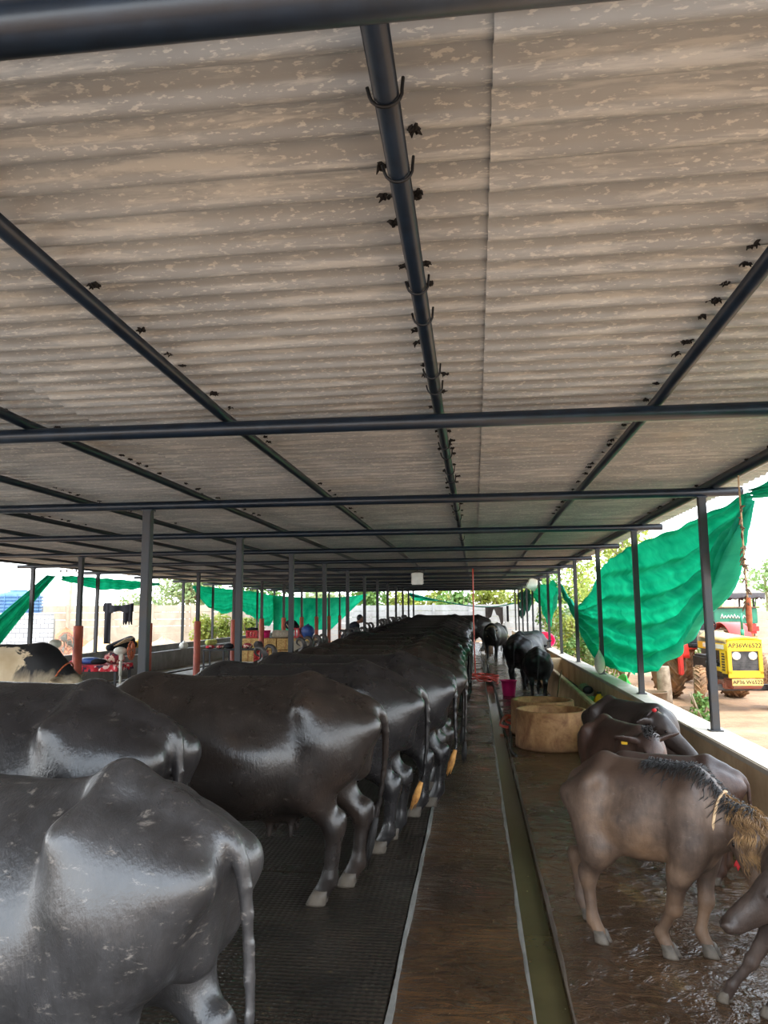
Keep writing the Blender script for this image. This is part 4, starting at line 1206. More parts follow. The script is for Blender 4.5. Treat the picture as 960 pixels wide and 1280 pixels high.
wheel(.355, .20, (0, .60, .355), -.30, TR, 22, .19)
wheel(.355, .20, (0, -.66, .355), -.30, TR, 22, .19)
wheel(.66, .36, (-1.95, .62, .66), 0, TR, 20, .34)
wheel(.66, .36, (-1.95, -.62, .66), 0, TR, 20, .34)
def hood():
    m = MB(); pr = [(-.27, .60), (-.285, .95), (-.255, 1.13), (-.16, 1.20), (0, 1.225), (.16, 1.20), (.255, 1.13), (.285, .95), (.27, .60)]
    xs = [(-1.12, 1.0, .05), (-.6, 1.0, .03), (0, 1.0, .01), (.22, .98, -.01), (.28, .94, -.02)]
    vs = []; fs = []; n = len(pr)
    for (x, s, dz) in xs:
        for (y_, z) in pr: vs.append((x, y_ * s, z + (dz if z > .8 else 0)))
    for i in range(len(xs) - 1):
        for k in range(2, n - 3): fs.append([i * n + k, (i + 1) * n + k, (i + 1) * n + k + 1, i * n + k + 1])
    m.add(vs, fs, True); return m
hood().build('hood', M_['yellowd'], TR, solid=.02)
for sd in (1, -1):
    m = MB(); 
    m.box((-.42, sd * .278, 1.04), (1.40, .02, .12)); m.box((.12, sd * .278, .80), (.20, .02, .40)); m.box((-.02, sd * .278, .82), (.05, .022, .40))
    m.box((-.28, sd * .278, .66), (.60, .02, .07))
    m.build('side_panel', M_['yellowp'], TR)
    MB().box((-.34, sd * .291, 1.045), (1.0, .006, .075)).build('side_band', M_['white'], TR)
    m = MB()
    for k in range(7): m.box((.11, sd * .292, .66 + .045 * k), (.12, .008, .02))
    m.build('vent', M_['dark'], TR)
nose = MB()
def fr(y0, y1, z0, z1, x=.29, t=.05): nose.box((x, (y0 + y1) / 2, (z0 + z1) / 2), (t, y1 - y0, z1 - z0), bev=.008)
fr(-.285, .285, .98, 1.17); fr(-.285, -.22, .60, 1.0); fr(.22, .285, .60, 1.0); fr(-.285, .285, .54, .66)
nose.tube([(.29, -.28, 1.15), (.29, -.2, 1.185), (.29, 0, 1.20), (.29, .2, 1.185), (.29, .28, 1.15)], .03, 8)
nose.build('grille_frame', M_['yellowp'], TR)
g_ = MB(); g_.box((.272, 0, .81), (.02, .46, .36))
for k in range(9): g_.box((.284, 0, .66 + .037 * k), (.008, .44, .008))
g_ = g_.build('grille', M_['engine'], TR)
for sd in (1, -1):
    Mx_ = Matrix.Translation(V((.287, sd * .135, .905))) @ Matrix.Rotation(PI / 2, 4, 'Y')
    MB().lathe([(0, .016), (.05, .012), (.072, 0), (.072, -.03)], 28, Mx_).build('headlight', M_['lampw'], TR)
    MB().lathe([(.072, .006), (.080, .004), (.080, -.03), (.072, -.03)], 28, Mx_).build('headlight_rim', M_['steel'], TR)
Mt = Matrix.Translation(V((.318, 0, 1.075))) @ Matrix.Rotation(PI / 2, 4, 'Z') @ Matrix.Rotation(PI / 2, 4, 'X')
text_mesh('AP36W6522', .105, M_['text'], TR, Mt)
pl = MB().box((.34, 0, .475), (.02, .50, .11)).build('number_plate', M_['yellowd'], TR)
Mt = Matrix.Translation(V((.352, 0, .475))) @ Matrix.Rotation(PI / 2, 4, 'Z') @ Matrix.Rotation(PI / 2, 4, 'X')
text_mesh('AP36 W6522', .088, M_['text'], pl, Mt)
MB().box((.12, 0, .44), (.42, .50, .15), bev=.02).box((-.05, .0, .40), (.30, .62, .12), bev=.02).build('front_weight', M_['rim'], TR)
MB().box((0, 0, .36), (.14, 1.10, .10), bev=.02).build('front_axle', M_['engine'], TR)
e_ = MB(); e_.box((-.55, 0, .74), (.95, .30, .50), bev=.03).box((-1.4, 0, .62), (.9, .34, .42), bev=.04)
rnd = random.Random(4)
for k in range(16):
    sd = rnd.choice((1, -1)); e_.lathe([(0, 0), (.05, 0), (.05, .06), (.03, .08), (0, .08)], 12, Matrix.Translation(V((rnd.uniform(-.95, -.1), sd * .15, rnd.uniform(.6, .95)))) @ Matrix.Rotation(-sd * PI / 2, 4, 'X'))
for k in range(6): e_.tube([(-.95, -.17 + .07 * k, .9), (-.6, -.2 + .08 * k, .75), (-.2, -.17 + .07 * k, .85)], .015, 6)
e_.build('engine', M_['engine'], TR)
MB().tube([(-.05, .12, 1.18), (-.05, .12, 1.34)], .035, 10).tube([(-.05, .12, 1.34), (-.05, .12, 1.62)], .022, 10).build('exhaust', M_['greenp'], TR)
MB().box((-1.22, 0, 1.12), (.14, .50, .34), bev=.03).build('dashboard', M_['sack'], TR)
MB().tube([(-1.25, 0, 1.2), (-1.5, 0, 1.36)], .02, 8).tube([(-1.5 + .06 * math.cos(a), .19 * math.sin(a), 1.36 + .16 * math.cos(a)) for a in [2 * PI * i / 24 for i in range(24)]], .014, 7, closed=True).build('steering_wheel', M_['dark'], TR)
for sd in (1, -1):
    m = MB(); m.grid(lambda u, v: V((-1.95 + .76 * math.cos(PI * (.05 + .85 * u)), sd * (.42 + .40 * v), .66 + .76 * math.sin(PI * (.05 + .85 * u)))), 20, 2)
    m.build('fender', M_['redp'], TR, solid=.02)
    MB().box((-1.12, sd * .62, .78), (.10, .09, .62), bev=.02).build('step_bar', M_['redp'], TR)
MB().box((-1.9, 0, .98), (.42, .44, .08), bev=.03).box((-2.12, 0, 1.2), (.08, .42, .40), bev=.03).build('seat', M_['dark'], TR)

# red machine with green panel and canopy behind it
TB = empty('canopied_tractor', (5.5, 18.3, 0), R_(-95), 'red tractor with a green panel and grey canopy, behind the yellow tractor', 'tractor')
wheel(.36, .2, (.9, .6, .36), 0, TB, 20, .19); wheel(.36, .2, (.9, -.6, .36), 0, TB, 20, .19)
wheel(.64, .34, (-1.0, .62, .64), 0, TB, 20, .33); wheel(.64, .34, (-1.0, -.62, .64), 0, TB, 20, .33)
MB().box((.45, 0, .95), (1.4, .5, .5), bev=.08).build('hood', M_['redp'], TB)
MB().box((-.4, 0, .7), (1.6, .36, .4), bev=.05).build('chassis', M_['engine'], TB)
m = MB(); m.box((1.26, .06, 1.02), (.24, .86, .30), bev=.06); m.build('front_guard', M_['orangep'], TB)
m = MB(); m.box((1.22, .06, 1.27), (.30, .95, .20), bev=.05); m.build('red_cover', M_['redp'], TB)
pn = MB().box((1.24, .10, 1.54), (.10, .86, .32), bev=.012).build('green_panel', M_['greenp'], TB)
m = MB(); rnd = random.Random(8)
for k in range(9):                                        # illegible white brush lettering
    y_ = -.20 + k * .062
    m.tube([(1.294, y_, 1.49 + rnd.uniform(-.01, .01)), (1.295, y_ + .03, 1.56 + rnd.uniform(-.02, .02)), (1.294, y_ + .055, 1.49 + rnd.uniform(-.01, .02))], .012, 6)
m.build('painted_lettering', M_['textw'], pn)
MB().box((1.22, .10, 1.715), (.22, .94, .03), bev=.008).build('panel_rim', M_['wood'], TB)
for sd in (1, -1):
    m = MB(); m.grid(lambda u, v: V((-1.0 + .74 * math.cos(PI * (.05 + .85 * u)), sd * (.42 + .40 * v), .64 + .74 * math.sin(PI * (.05 + .85 * u)))), 20, 2)
    m.build('fender', M_['redp'], TB, solid=.02)
    m = MB(); m.tube([(-.1, sd * .78, 1.0), (-.02, sd * .80, 2.02)], .022, 8).tube([(-1.3, sd * .78, 1.2), (-1.3, sd * .80, 2.02)], .022, 8).tube([(-.05, sd * .79, 1.5), (-.5, sd * .8, 2.02)], .014, 6).tube([(-.05, sd * .79, 1.5), (.25, sd * .8, 2.02)], .014, 6)
    m.build('canopy_strut', M_['engine'], TB)
m = MB(); m.grid(lambda u, v: V((-1.5 + 1.95 * u, -.92 + 1.84 * v, 2.03 + .10 * math.sin(PI * v) * math.sin(PI * min(1, max(0, u))) )), 16, 16)
m.build('canopy', M_['canopy_t'], TB, solid=.03)
m = MB(); c = [(-1.5, -.92), (.45, -.92), (.45, .92), (-1.5, .92)]
for i in range(4):
    a = V((*c[i], 2.04)); b_ = V((*c[(i + 1) % 4], 2.04))
    m.grid(lambda u, v: a.lerp(b_, u) + V((0, 0, -.16 * v * (1 - .3 * abs(math.sin(u * PI * 6)))) ), 40, 4)
m.build('canopy_valance', M_['tin'], TB, solid=.01)
MB().box((-.9, 0, 1.05), (.42, .44, .08), bev=.03).box((-1.12, 0, 1.28), (.08, .42, .40), bev=.03).build('seat', M_['dark'], TB)

# trailer at the right edge
TL = empty('farm_trailer', (6.3, 13.2, 0), R_(90), 'rusty farm trailer with a muddy tyre at the right edge', 'trailer')
wheel(.36, .20, (0, .62, .36), 0, TL, 20, .19); wheel(.36, .20, (0, -.62, .36), 0, TL, 20, .19)
MB().tube([(0, -.6, .36), (0, .6, .36)], .04, 10).build('axle', M_['engine'], TL)
MB().box((.2, 0, .62), (2.0, 1.0, .10), bev=.01).box((.2, .47, .78), (2.0, .05, .26)).box((.2, -.47, .78), (2.0, .05, .26)).box((1.18, 0, .78), (.05, 1.0, .26)).build('bed', M_['rim'], TL)
tag(MB().tube([(2.98, 12.85, -.02), (2.99, 12.86, .4), (2.97, 12.84, .78)], [.13, .11, .10], 12).build('wooden_stump', M_['bark']), 'pale wooden stump beside the tractor rear wheel', 'stump')
# ------------------------------------------------------------------ left side objects
def table(x, y, w, d, h, deg, label, mat, fringe=True):
    r = empty('cot_table', (x, y, 0), R_(deg), label, 'table', 'cloth covered tables in the feed alley')
    MB().box((0, 0, h - .02), (w, d, .04), bev=.008).build('top', M_['dark'], r)
    for sx in (-1, 1):
        for sy in (-1, 1): MB().box((sx * (w / 2 - .04), sy * (d / 2 - .04), (h - .04) / 2), (.045, .045, h - .04)).build('leg', M_['post'], r)
    return r
def cover(x, y, w, d, h, deg, mat, label, drop=.14, seed=1):
    rnd = random.Random(seed); a = R_(deg)
    mb = MB()
    def f(u, v):
        lx = (u - .5) * (w + 2 * drop); ly = (v - .5) * (d + 2 * drop); z = h + .006
        ox = max(0, abs(lx) - w / 2 - .01); oy = max(0, abs(ly) - d / 2 - .01); dn = max(ox, oy)
        lx = math.copysign(min(abs(lx), w / 2 + .015 + .012 * math.sin(v * 40)), lx); ly = math.copysign(min(abs(ly), d / 2 + .015 + .012 * math.sin(u * 44)), ly)
        return V((lx, ly, z - dn + .004 * math.sin(u * 17) * math.sin(v * 13)))
    mb.grid(f, 60, 40)
    o = mb.build('table_cloth', M_[mat], None, solid=.005); o.location = (x, y, 0); o.rotation_euler = (0, 0, a)
    tag(o, label, 'cloth'); return o
T1P = (-8.02, 15.5)
table(*T1P, 1.30, .85, .62, 4, 'low dark table under a red patterned cloth in the feed alley at left', 'dark')
cover(*T1P, 1.30, .85, .625, 4, 'quilt', 'red patterned cloth with white fringe over the left alley table')
def heap(x, y, z, r, h, mat, label, seed, name='folded_cloth', stretch=1.4):
    rnd = random.Random(seed); S = SDF()
    S.el((0, 0, h * .45), (r * stretch, r, h * .55), .05)
    for k in range(9):
        a = rnd.uniform(0, 6.28); q = rnd.uniform(.2, .8)
        S.rc((math.cos(a) * r * q * stretch, math.sin(a) * r * q, h * rnd.uniform(.3, .8)), (math.cos(a + 1) * r * q * stretch, math.sin(a + 1) * r * q, h * rnd.uniform(.3, .9)), h * .16, h * .12, .025)
    o = link_mesh(name, S.mesh(name, max(.012, r * .06)), M_[mat]); me = o.data
    for v in me.vertices: v.co.z = max(v.co.z, 0.0)
    o.location = (x, y, z); tag(o, label, 'cloth', 'folded cloths on the alley tables'); return o
heap(T1P[0] - .05, T1P[1] - .1, .64, .18, .14, 'bluep', 'blue folded cloth on the red covered table', 1)
heap(T1P[0] + .42, T1P[1] + .05, .64, .16, .24, 'quilt2', 'crumpled patterned quilt piled at the right end of the red covered table', 2)
heap(T1P[0] + .16, T1P[1] - .16, .64, .13, .11, 'clothk', 'dark folded cloth between the blue cloth and the quilt pile', 3)
heap(T1P[0] - .38, T1P[1] + .12, .64, .17, .08, 'quilt', 'flat red cloth folded at the left end of the red covered table', 4)

def fan(x, y, h, deg, label, back):
    r = empty('pedestal_fan', (x, y, 0), R_(deg), label, 'fan', 'pedestal fans')
    MB().lathe([(0, 0), (.20, 0), (.20, .02), (.16, .04), (.05, .07), (.04, .10), (0, .10)], 28).build('base', M_['white'], r)
    MB().tube([(0, 0, .08), (0, 0, h - .28)], .022, 10).tube([(0, 0, h - .55), (0, 0, h - .26)], .032, 10).build('pole', M_['white'], r)
    MB().ball((0, -.02, h - .05), (.075, .13, .08), 14).box((0, 0, h - .17), (.07, .08, .16), bev=.02).build('motor', M_['white'], r)
    Mx_ = Matrix.Translation(V((0, .17, h - .05))) @ Matrix.Rotation(-PI / 2, 4, 'X')
    g = MB()
    for rr, zz in ((.19, 0), (.19, .05), (.13, .085), (.13, -.03), (.07, .10), (.07, -.045)):
        g.tube([(rr * math.cos(a), rr * math.sin(a), zz) for a in [2 * PI * i / 36 for i in range(36)]], .005, 5, True, Mx_, closed=True)
    for k in range(28):
        a = 2 * PI * k / 28; c_, s_ = math.cos(a), math.sin(a)
        g.tube([(.04 * c_, .04 * s_, .103), (.13 * c_, .13 * s_, .085), (.19 * c_, .19 * s_, .05), (.19 * c_, .19 * s_, 0), (.13 * c_, .13 * s_, -.03), (.04 * c_, .04 * s_, -.05)], .0028, 4, True, Mx_)
    g.lathe([(0, .108), (.045, .105), (.045, .098), (0, .098)], 16, Mx_)
    g.build('guard', M_[back], r)
    b_ = MB()
    for k in range(3):
        a0 = 2 * PI * k / 3
        b_.grid(lambda u, v: V(((.03 + .145 * u) * math.cos(a0 + (v - .5) * (1.0 - .2 * u)), (.03 + .145 * u) * math.sin(a0 + (v - .5) * (1.0 - .2 * u)), .03 + (v - .5) * .05)), 6, 6, Mx_)
    b_.build('blade', M_[back], r, solid=.004)
fan(-7.30, 12.7, 1.22, -25, 'white pedestal fan left of the nearest red sleeved post', 'white')
fan(-7.20, 15.0, .98, -70, 'white pedestal fan with pinkish guard at the end of the red covered table', 'rope_o')

# second table, hay bales and crates
T2P = (-6.9, 21.55)
r = empty('cot_table', (*T2P, 0), R_(3), 'long thin-legged table with patterned cloths, in front of the hay bales', 'table', 'cloth covered tables in the feed alley')
MB().box((0, 0, .63), (1.75, .7, .04), bev=.008).build('top', M_['dark'], r)
for sx in (-1, -.3, 1):
    for sy in (-1, 1): MB().box((sx * .82, sy * .3, .305), (.045, .045, .61)).build('leg', M_['post'], r)
for k in range(6):
    heap(T2P[0] - .72 + k * .28, T2P[1] - .05 + .08 * (k % 2), .655, .13, .10 + .05 * (k % 3 == 2) + .06 * (k > 3), ['quilt', 'quilt2', 'clothk', 'quilt', 'quilt2', 'clothg'][k],
         ['red folded cloth at the left end of the thin-legged table', 'patterned cloth second from left on the thin-legged table', 'dark cloth third from left on the thin-legged table', 'red cloth fourth from left on the thin-legged table', 'taller patterned cloth heap fifth on the thin-legged table', 'grey rag heap at the right end of the thin-legged table'][k], 20 + k, stretch=1.05)
def bale(x, y, z, w, d, h, deg, label, seed):
    rnd = random.Random(seed); r = empty('hay_bale', (x, y, z), R_(deg), label, 'hay bale', 'hay bales in the feed alley')
    bm = bmesh.new(); bmesh.ops.create_cube(bm, size=1); bmesh.ops.subdivide_edges(bm, edges=bm.edges[:], cuts=14, use_grid_fill=True)
    for v in bm.verts:
        p = v.co; n = rnd.uniform(-.012, .012)
        v.co = V((p.x * w * (1 + n), p.y * d * (1 + n), max(0, (p.z + .5) * h + n * .6)))
    me = bpy.data.meshes.new('straw'); bm.to_mesh(me); bm.free(); link_mesh('straw', me, M_['hay'], r)
    for t in (-.25, .25): MB().tube([(t * w, -d * .512, .005), (t * w, -d * .512, h * 1.012), (t * w, d * .512, h * 1.012), (t * w, d * .512, .005)], .007, 6).build('twine', M_['rope_o'], r)
bale(-7.55, 26.2, 0, 1.1, .6, .38, 0, 'lower hay bale at the left of the hay stack', 1)
bale(-6.42, 26.2, 0, 1.1, .6, .38, 0, 'lower hay bale at the right of the hay stack', 2)
bale(-7.45, 26.2, .396, 1.2, .6, .38, 1, 'upper hay bale at the left, under the crates', 3)
bale(-6.20, 26.2, .396, 1.2, .6, .38, -1, 'upper hay bale at the right, under the blue ball', 4)
def crate(x, y, z, deg, label, mat='redcrate', w=.40, d=.30, h=.26):
    r = empty('milk_crate', (x, y, z), R_(deg), label, 'crate', 'red crates on the hay'); m = MB(); t = .018
    m.box((0, 0, .008), (w, d, .016))
    for sx in (-1, 1):
        for zz in (.03, h * .5, h - .03): m.box((sx * (w / 2 - t / 2), 0, zz), (t, d, .045 if zz != h * .5 else .02))
        for q in (-1, 0, 1): m.box((sx * (w / 2 - t / 2), q * (d / 2 - .03), h / 2), (t, .05, h))
    for sy in (-1, 1):
        for zz in (.03, h * .5, h - .03): m.box((0, sy * (d / 2 - t / 2), zz), (w, t, .045 if zz != h * .5 else .02))
        for q in (-1, -.33, .33, 1): m.box((q * (w / 2 - .03), sy * (d / 2 - t / 2), h / 2), (.045, t, h))
    m.build('basket', M_[mat], r)
crate(-7.75, 26.15, 0.795, 4, 'red plastic crate at the left end on top of the hay')
crate(-6.20, 26.1, 0.795, -3, 'red plastic crate beside the blue ball on the hay', w=.34, h=.34)
heap(-7.75, 26.15, 1.06, .15, .10, 'clothk', 'black cloth heaped on the left red crate', 31)
bucket('bucket', (-7.28, 26.1, 0.795), .14, .19, .26, 'magenta', 'magenta bucket between the left crate and the pale sack on the hay', handle=False)
S = SDF(); S.rc((-.2, 0, .12), (.22, 0, .11), .13, .13, .05); S.el((0, 0, .03), (.36, .15, .06), .05)
o = link_mesh('grain_sack', S.mesh('grain_sack', .018), M_['sack']); o.location = (-6.72, 26.15, .82); tag(o, 'pale woven sack lying on the hay between crates', 'sack')
r = empty('black_helmet', (-6.44, 26.42, 1.07), 0, 'round black bundle on top of the pale sack', 'bundle')
S = SDF(); S.el((0, 0, .17), (.23, .20, .18), .05); S.el((.1, 0, .10), (.2, .18, .12), .06)
link_mesh('bundle', S.mesh('bundle', .02), M_['clothk'], r); r.name = 'cloth_bundle'; r['category'] = 'bundle'
MB().tube([(-.12, -.19, .2), (-.05, -.215, .1), (0, -.2, .02)], .012, 6).build('strap', M_['rope'], r)
S = SDF(); S.el((0, 0, .22), (.24, .22, .22), .03); S.el((.02, 0, .02), (.18, .18, .05), .05); S.rc((0, 0, .42), (.02, 0, .47), .05, .03, .04)
o = link_mesh('tied_sack', S.mesh('tied_sack', .02), M_['bluep']); o.location = (-5.78, 26.15, 0.795); tag(o, 'round blue bundle at the right end of the hay', 'bundle')
crate(-6.65, 23.4, 0, 0, 'red plastic crate on the floor behind the thin-legged table', h=.5)
for k, (x_, y_, z_, dg, lb) in enumerate([(-5.83, 24.6, 0, 4, 'pale cement block by the feed alley, left of the pair'), (-5.78, 27.2, 0, -4, 'pale cement block by the feed alley, right of the pair')]):
    r = empty('stone_block', (x_, y_ + .5, 0), R_(dg), lb, 'block', 'pale blocks by the manger')
    MB().box((0, 0, .36), (.62, .5, .72), bev=.05).build('block', M_['stone'], r)
pts = [(-9.1, 8, .02), (-8.9, 14, .02), (-8.75, 18, .02), (-8.5, 22, .02), (-8.3, 27, .02)]
tag(MB().tube(smooth_path(pts, 8), .022, 7).build('alley_hose', M_['hose_d']), 'dark hose lying along the feed alley floor', 'hose')
# things on the left trough
for k, (x_, y_, mt, lb) in enumerate([(-9.40, 24.0, 'white', 'white bag on the left trough wall, left of the green sack'), (-9.40, 26.6, 'greenpl', 'long yellow-green sack on the left trough wall'), (-9.40, 29.2, 'sack', 'pale bag on the left trough wall, right of the green sack')]):
    S = SDF(); L_ = .35 if k == 1 else .12
    S.rc((0, -L_, .09), (0, L_, .09), .10, .10, .03); S.el((0, 0, .03), (.09, L_ + .1, .05), .05)
    if k != 1: S.rc((0, 0, .12), (0, .02, .24), .08, .02, .05)
    o = link_mesh('feed_bag', S.mesh('feed_bag', .016), M_['sack' if k == 1 else mt]); o.location = (x_, y_, .545)
    if k == 1: o.data.materials[0] = M_['yelsack']
    tag(o, lb, 'bag', 'bags on the left trough wall')
r = empty('bicycle_tarp', (-9.93, 20.65, .68), .0, 'dark striped tarpaulin bundle on the left wall behind the red table', 'tarpaulin')
S = SDF(); S.rc((-.0, -.7, .08), (0, .6, .22), .09, .14, .05); S.rc((.03, -.5, .05), (.02, .8, .10), .08, .10, .06)
link_mesh('bundle', S.mesh('bundle', .025), M_['clothk'], r); r.name = 'tarpaulin_bundle'
for k in range(3): MB().tube([(.09, -.6 + .1 * k, .12 + .02 * k), (.13, 0, .20 + .04 * k), (.10, .6, .24 + .03 * k)], .014, 6).build('stripe_cord', M_['rope'], r)
S = SDF(); S.el((0, 0, .15), (.22, .3, .16), .05); S.rc((0, 0, .2), (.05, .1, .35), .1, .03, .08)
o = link_mesh('yellow_sack', S.mesh('yellow_sack', .02), M_['yelpl']); o.location = (-9.95, 21.72, .675); o.scale = (.7, .7, .7); tag(o, 'yellow sack on the left wall behind the second dark post', 'sack')

# ---- left shade cloths
def sheet(name, P, mat, label, nu, nv, amp, folds, seed=1, cat='shade cloth'):
    """bilinear patch of 4 corners (a,b top; c,d bottom) with folds along v and sag"""
    a, b_, c, d = [V(p) for p in P]; n = (b_ - a).cross(c - a).normalized(); rnd = random.Random(seed); ph = rnd.uniform(0, 6)
    def f(u, v):
        p = a.lerp(b_, u).lerp(c.lerp(d, u), v)
        return p + n * amp * (math.sin(u * folds * 2 * PI + ph) * (.3 + .7 * v) + .4 * math.sin(u * folds * 5 + v * 3)) + V((0, 0, -.10 * math.sin(PI * u) * (b_ - a).length * .25 * (1 - v)))
    mb = MB(); mb.grid(f, nu, nv); o = mb.build(name, M_[mat], solid=.006)
    return tag(o, label, cat, 'green shade cloths' if cat == 'shade cloth' else None)
sheet('shade_cloth', [(-10.06, 17.0, 2.60), (-10.06, 17.35, 2.60), (-10.12, 13.6, .72), (-10.12, 14.9, .72)], 'shade', 'green net gathered into a slanting rope at the far left', 60, 50, .05, 9, 2)
drape('shade_cloth', -10.06, 17.6, 23.5, [(17.6, 2.62), (20.5, 2.64), (23.5, 2.64)], [(17.6, 2.50), (19.5, 2.32), (21.5, 2.38), (23.5, 2.58)], 'shade', 'green net rolled up under the left eave', folds=4, amp=.06, seed=12)
drape('shade_cloth', -10.06, 26.4, 37.5, [(26.4, 2.66), (30, 2.64), (34, 2.62), (37.5, 2.50)], [(26.4, 2.55), (28.0, 1.85), (30.0, 1.62), (32.0, 1.78), (33.5, 1.55), (35.5, 1.05), (36.8, 1.0), (37.5, 1.3)], 'shade', 'green net sagging in two swags along the left side', folds=6, amp=.10, seed=13, nu=120)
sheet('shade_cloth', [(-9.9, 36.8, 2.5), (-5.9, 41.9, 2.62), (-9.9, 37.0, .75), (-7.9, 41.5, .70)], 'shade', 'broad green net stretched across the far left corner', 70, 40, .06, 7, 5)

# ---- washing on a line at the left
r = empty('washing', (-10.6, 22.0, 1.28), 0, 'black trousers hanging from a line at the left', 'clothes')
def garment(parent, pts, y, name, mat, th=.05):
    m = MB(); m.prism(pts, th, Matrix.Translation(V((0, y, 0))) @ Matrix.Rotation(PI / 2, 4, 'X')); return m.build(name, M_[mat], parent)
tag(MB().tube(smooth_path([(-12.3, 22.2, 2.15), (-11.4, 22.05, 2.02), (-10.6, 22.0, 1.97), (-9.95, 21.95, 2.0)], 6), .008, 6).build('clothes_line', M_['dark']), 'dark washing line strung at the left outside the shed', 'line')
def cloth_garment(name, parent, outline_fn, nu, nv, mat):
    m = MB(); m.grid(outline_fn, nu, nv); return m.build(name, M_[mat], parent, solid=.02)
cloth_garment('leg', r, lambda u, v: V((-.55 + .22 * u + .03 * v, .03 * math.sin(u * 9 + v * 3), .72 - 1.22 * v)), 12, 24, 'clothk')
cloth_garment('waist', r, lambda u, v: V((-.58 + .95 * u, .03 * math.sin(u * 14), .70 - (.22 + .05 * math.sin(u * 9)) * v - .06 * math.sin(PI * u))), 24, 8, 'clothk')
cloth_garment('leg', r, lambda u, v: V((.05 + .30 * u, .03 * math.sin(u * 12 + 1), .66 - (.55 + .06 * math.sin(u * 21)) * v)), 16, 14, 'clothk')

# far end line with rag
drape_pts = smooth_path([(-3.55, 41.7, 2.60), (-2.3, 41.7, 2.30), (-.6, 41.7, 1.98), (.9, 41.7, 1.86), (2.1, 41.7, 2.05)], 8)
r = empty('green_line', (0, 0, 0), 0, 'green cloth twisted into a sagging line across the far end', 'line')
MB().tube(drape_pts, [.10 - .07 * min(1, i / 10) for i in range(len(drape_pts))], 8).build('twisted_cloth', M_['shade2'], r)
m = MB(); m.grid(lambda u, v: V((-3.5 + 1.5 * u, 41.7 + .05 * math.sin(u * 8 + v * 4), 2.60 - .36 * u - (.34 * (1 - u) + .02) * v * min(1, .3 + 4 * u))), 20, 8); m.build('loose_fold', M_['shade'], r, solid=.02)
r.location = (0, 0, 0)
r = empty('dark_rag', (1.0, 41.65, 0), 0, 'torn grey rag hanging from the far green line', 'rag')
m = MB(); m.grid(lambda u, v: V((-.45 + .95 * u, .04 * math.sin(u * 9), 1.86 - (.55 + .35 * math.sin(u * 7 + 1.2) + .1 * math.sin(u * 23)) * v)), 24, 10); m.build('cloth', M_['clothg'], r, solid=.02)
m = MB(); m.grid(lambda u, v: V((.68 + .12 * u, .02, 1.92 - .85 * v)), 4, 8); m.build('strip', M_['clothk'], r, solid=.02)

# ---- person leaning over the manger
def person(x, y, deg):
    r = empty('person', (x, y, 0), R_(deg), 'person in a dark shirt bending over the manger behind the buffaloes', 'person')
    S = SDF(); hip = V((0, 0, .86)); ch = V((.26, 0, 1.20)); nk = V((.36, 0, 1.33)); hd = V((.46, 0, 1.46))
    S.rc(hip, ch, .14, .155, .08, sy=1.15); S.rc(ch, nk, .13, .055, .06); S.rc(nk, hd - V((.0, 0, .03)), .052, .055, .03)
    S.el(hd, (.095, .076, .115), .03); S.el(hd + V((.05, 0, -.06)), (.055, .055, .055), .04); S.rc(hd + V((.09, 0, .0)), hd + V((.112, 0, -.035)), .014, .018, .015)
    for s in (1, -1):
        sh = ch + V((.03, .19 * s, .05)); el = sh + V((.12, .05 * s, -.27)); wr = el + V((.20, -.04 * s, -.13))
        S.rc(ch + V((.02, .1 * s, .03)), sh, .09, .07, .06); S.rc(sh, el, .056, .043, .03); S.rc(el, wr, .043, .028, .02)
        S.el(wr + V((.045, 0, -.02)), (.045, .036, .018), .02)
        for k in range(4): 
            q = wr + V((.08, (-.026 + .0175 * k), -.03)); S.rc(q, q + V((.03, 0, -.018)), .0085, .008, .006); S.rc(q + V((.03, 0, -.018)), q + V((.042 - .004 * abs(k - 1), 0, -.045)), .008, .007, .004)
        S.rc(wr + V((.03, -.03 * s, -.02)), wr + V((.065, -.052 * s, -.045)), .011, .009, .008)
        S.el(hd + V((-.005, .076 * s, -.005)), (.022, .012, .03), .01); S.el(hd + V((.078, .032 * s, .012)), (.012, .015, .010), .01, sub=True)
        kn = V((.06, .11 * s, .47)); an = V((.0, .12 * s, .08))
        S.rc(hip + V((0, .09 * s, -.02)), kn, .095, .062, .05); S.rc(kn, an, .06, .042, .03); S.rc(an, an + V((.15, .01 * s, -.035)), .042, .032, .03)
    link_mesh('body', S.mesh('body', .011), M_['skin'], r)
    S = SDF(); S.rc(hip + V((0, 0, .02)), ch, .155, .17, .08, sy=1.15); S.rc(ch, ch + V((.06, 0, .08)), .15, .10, .06)
    for s in (1, -1):
        sh = ch + V((.03, .19 * s, .05)); el = sh + V((.12, .05 * s, -.27)); S.rc(ch + V((.02, .1 * s, .03)), sh, .10, .08, .06); S.rc(sh, sh.lerp(el, .85), .072, .06, .03)
    link_mesh('shirt', S.mesh('shirt', .014), M_['shirt'], r)
    S = SDF(); S.rc(hip - V((.02, 0, .03)), hip + V((.03, 0, .05)), .15, .15, .05, sy=1.15)
    for s in (1, -1):
        kn = V((.06, .11 * s, .47)); an = V((.0, .12 * s, .10)); S.rc(hip + V((0, .09 * s, -.02)), kn, .108, .08, .05); S.rc(kn, an, .078, .065, .03)
    link_mesh('trousers', S.mesh('trousers', .014), M_['pants'], r)
    S = SDF(); S.el(hd + V((-.022, 0, .03)), (.095, .086, .11), .02); S.el(hd + V((.10, 0, -.04)), (.07, .09, .09), .03, sub=True)
    link_mesh('hair', S.mesh('hair', .01), M_['blackhair'], r)
    return r
person(-3.95, 23.2, 5)
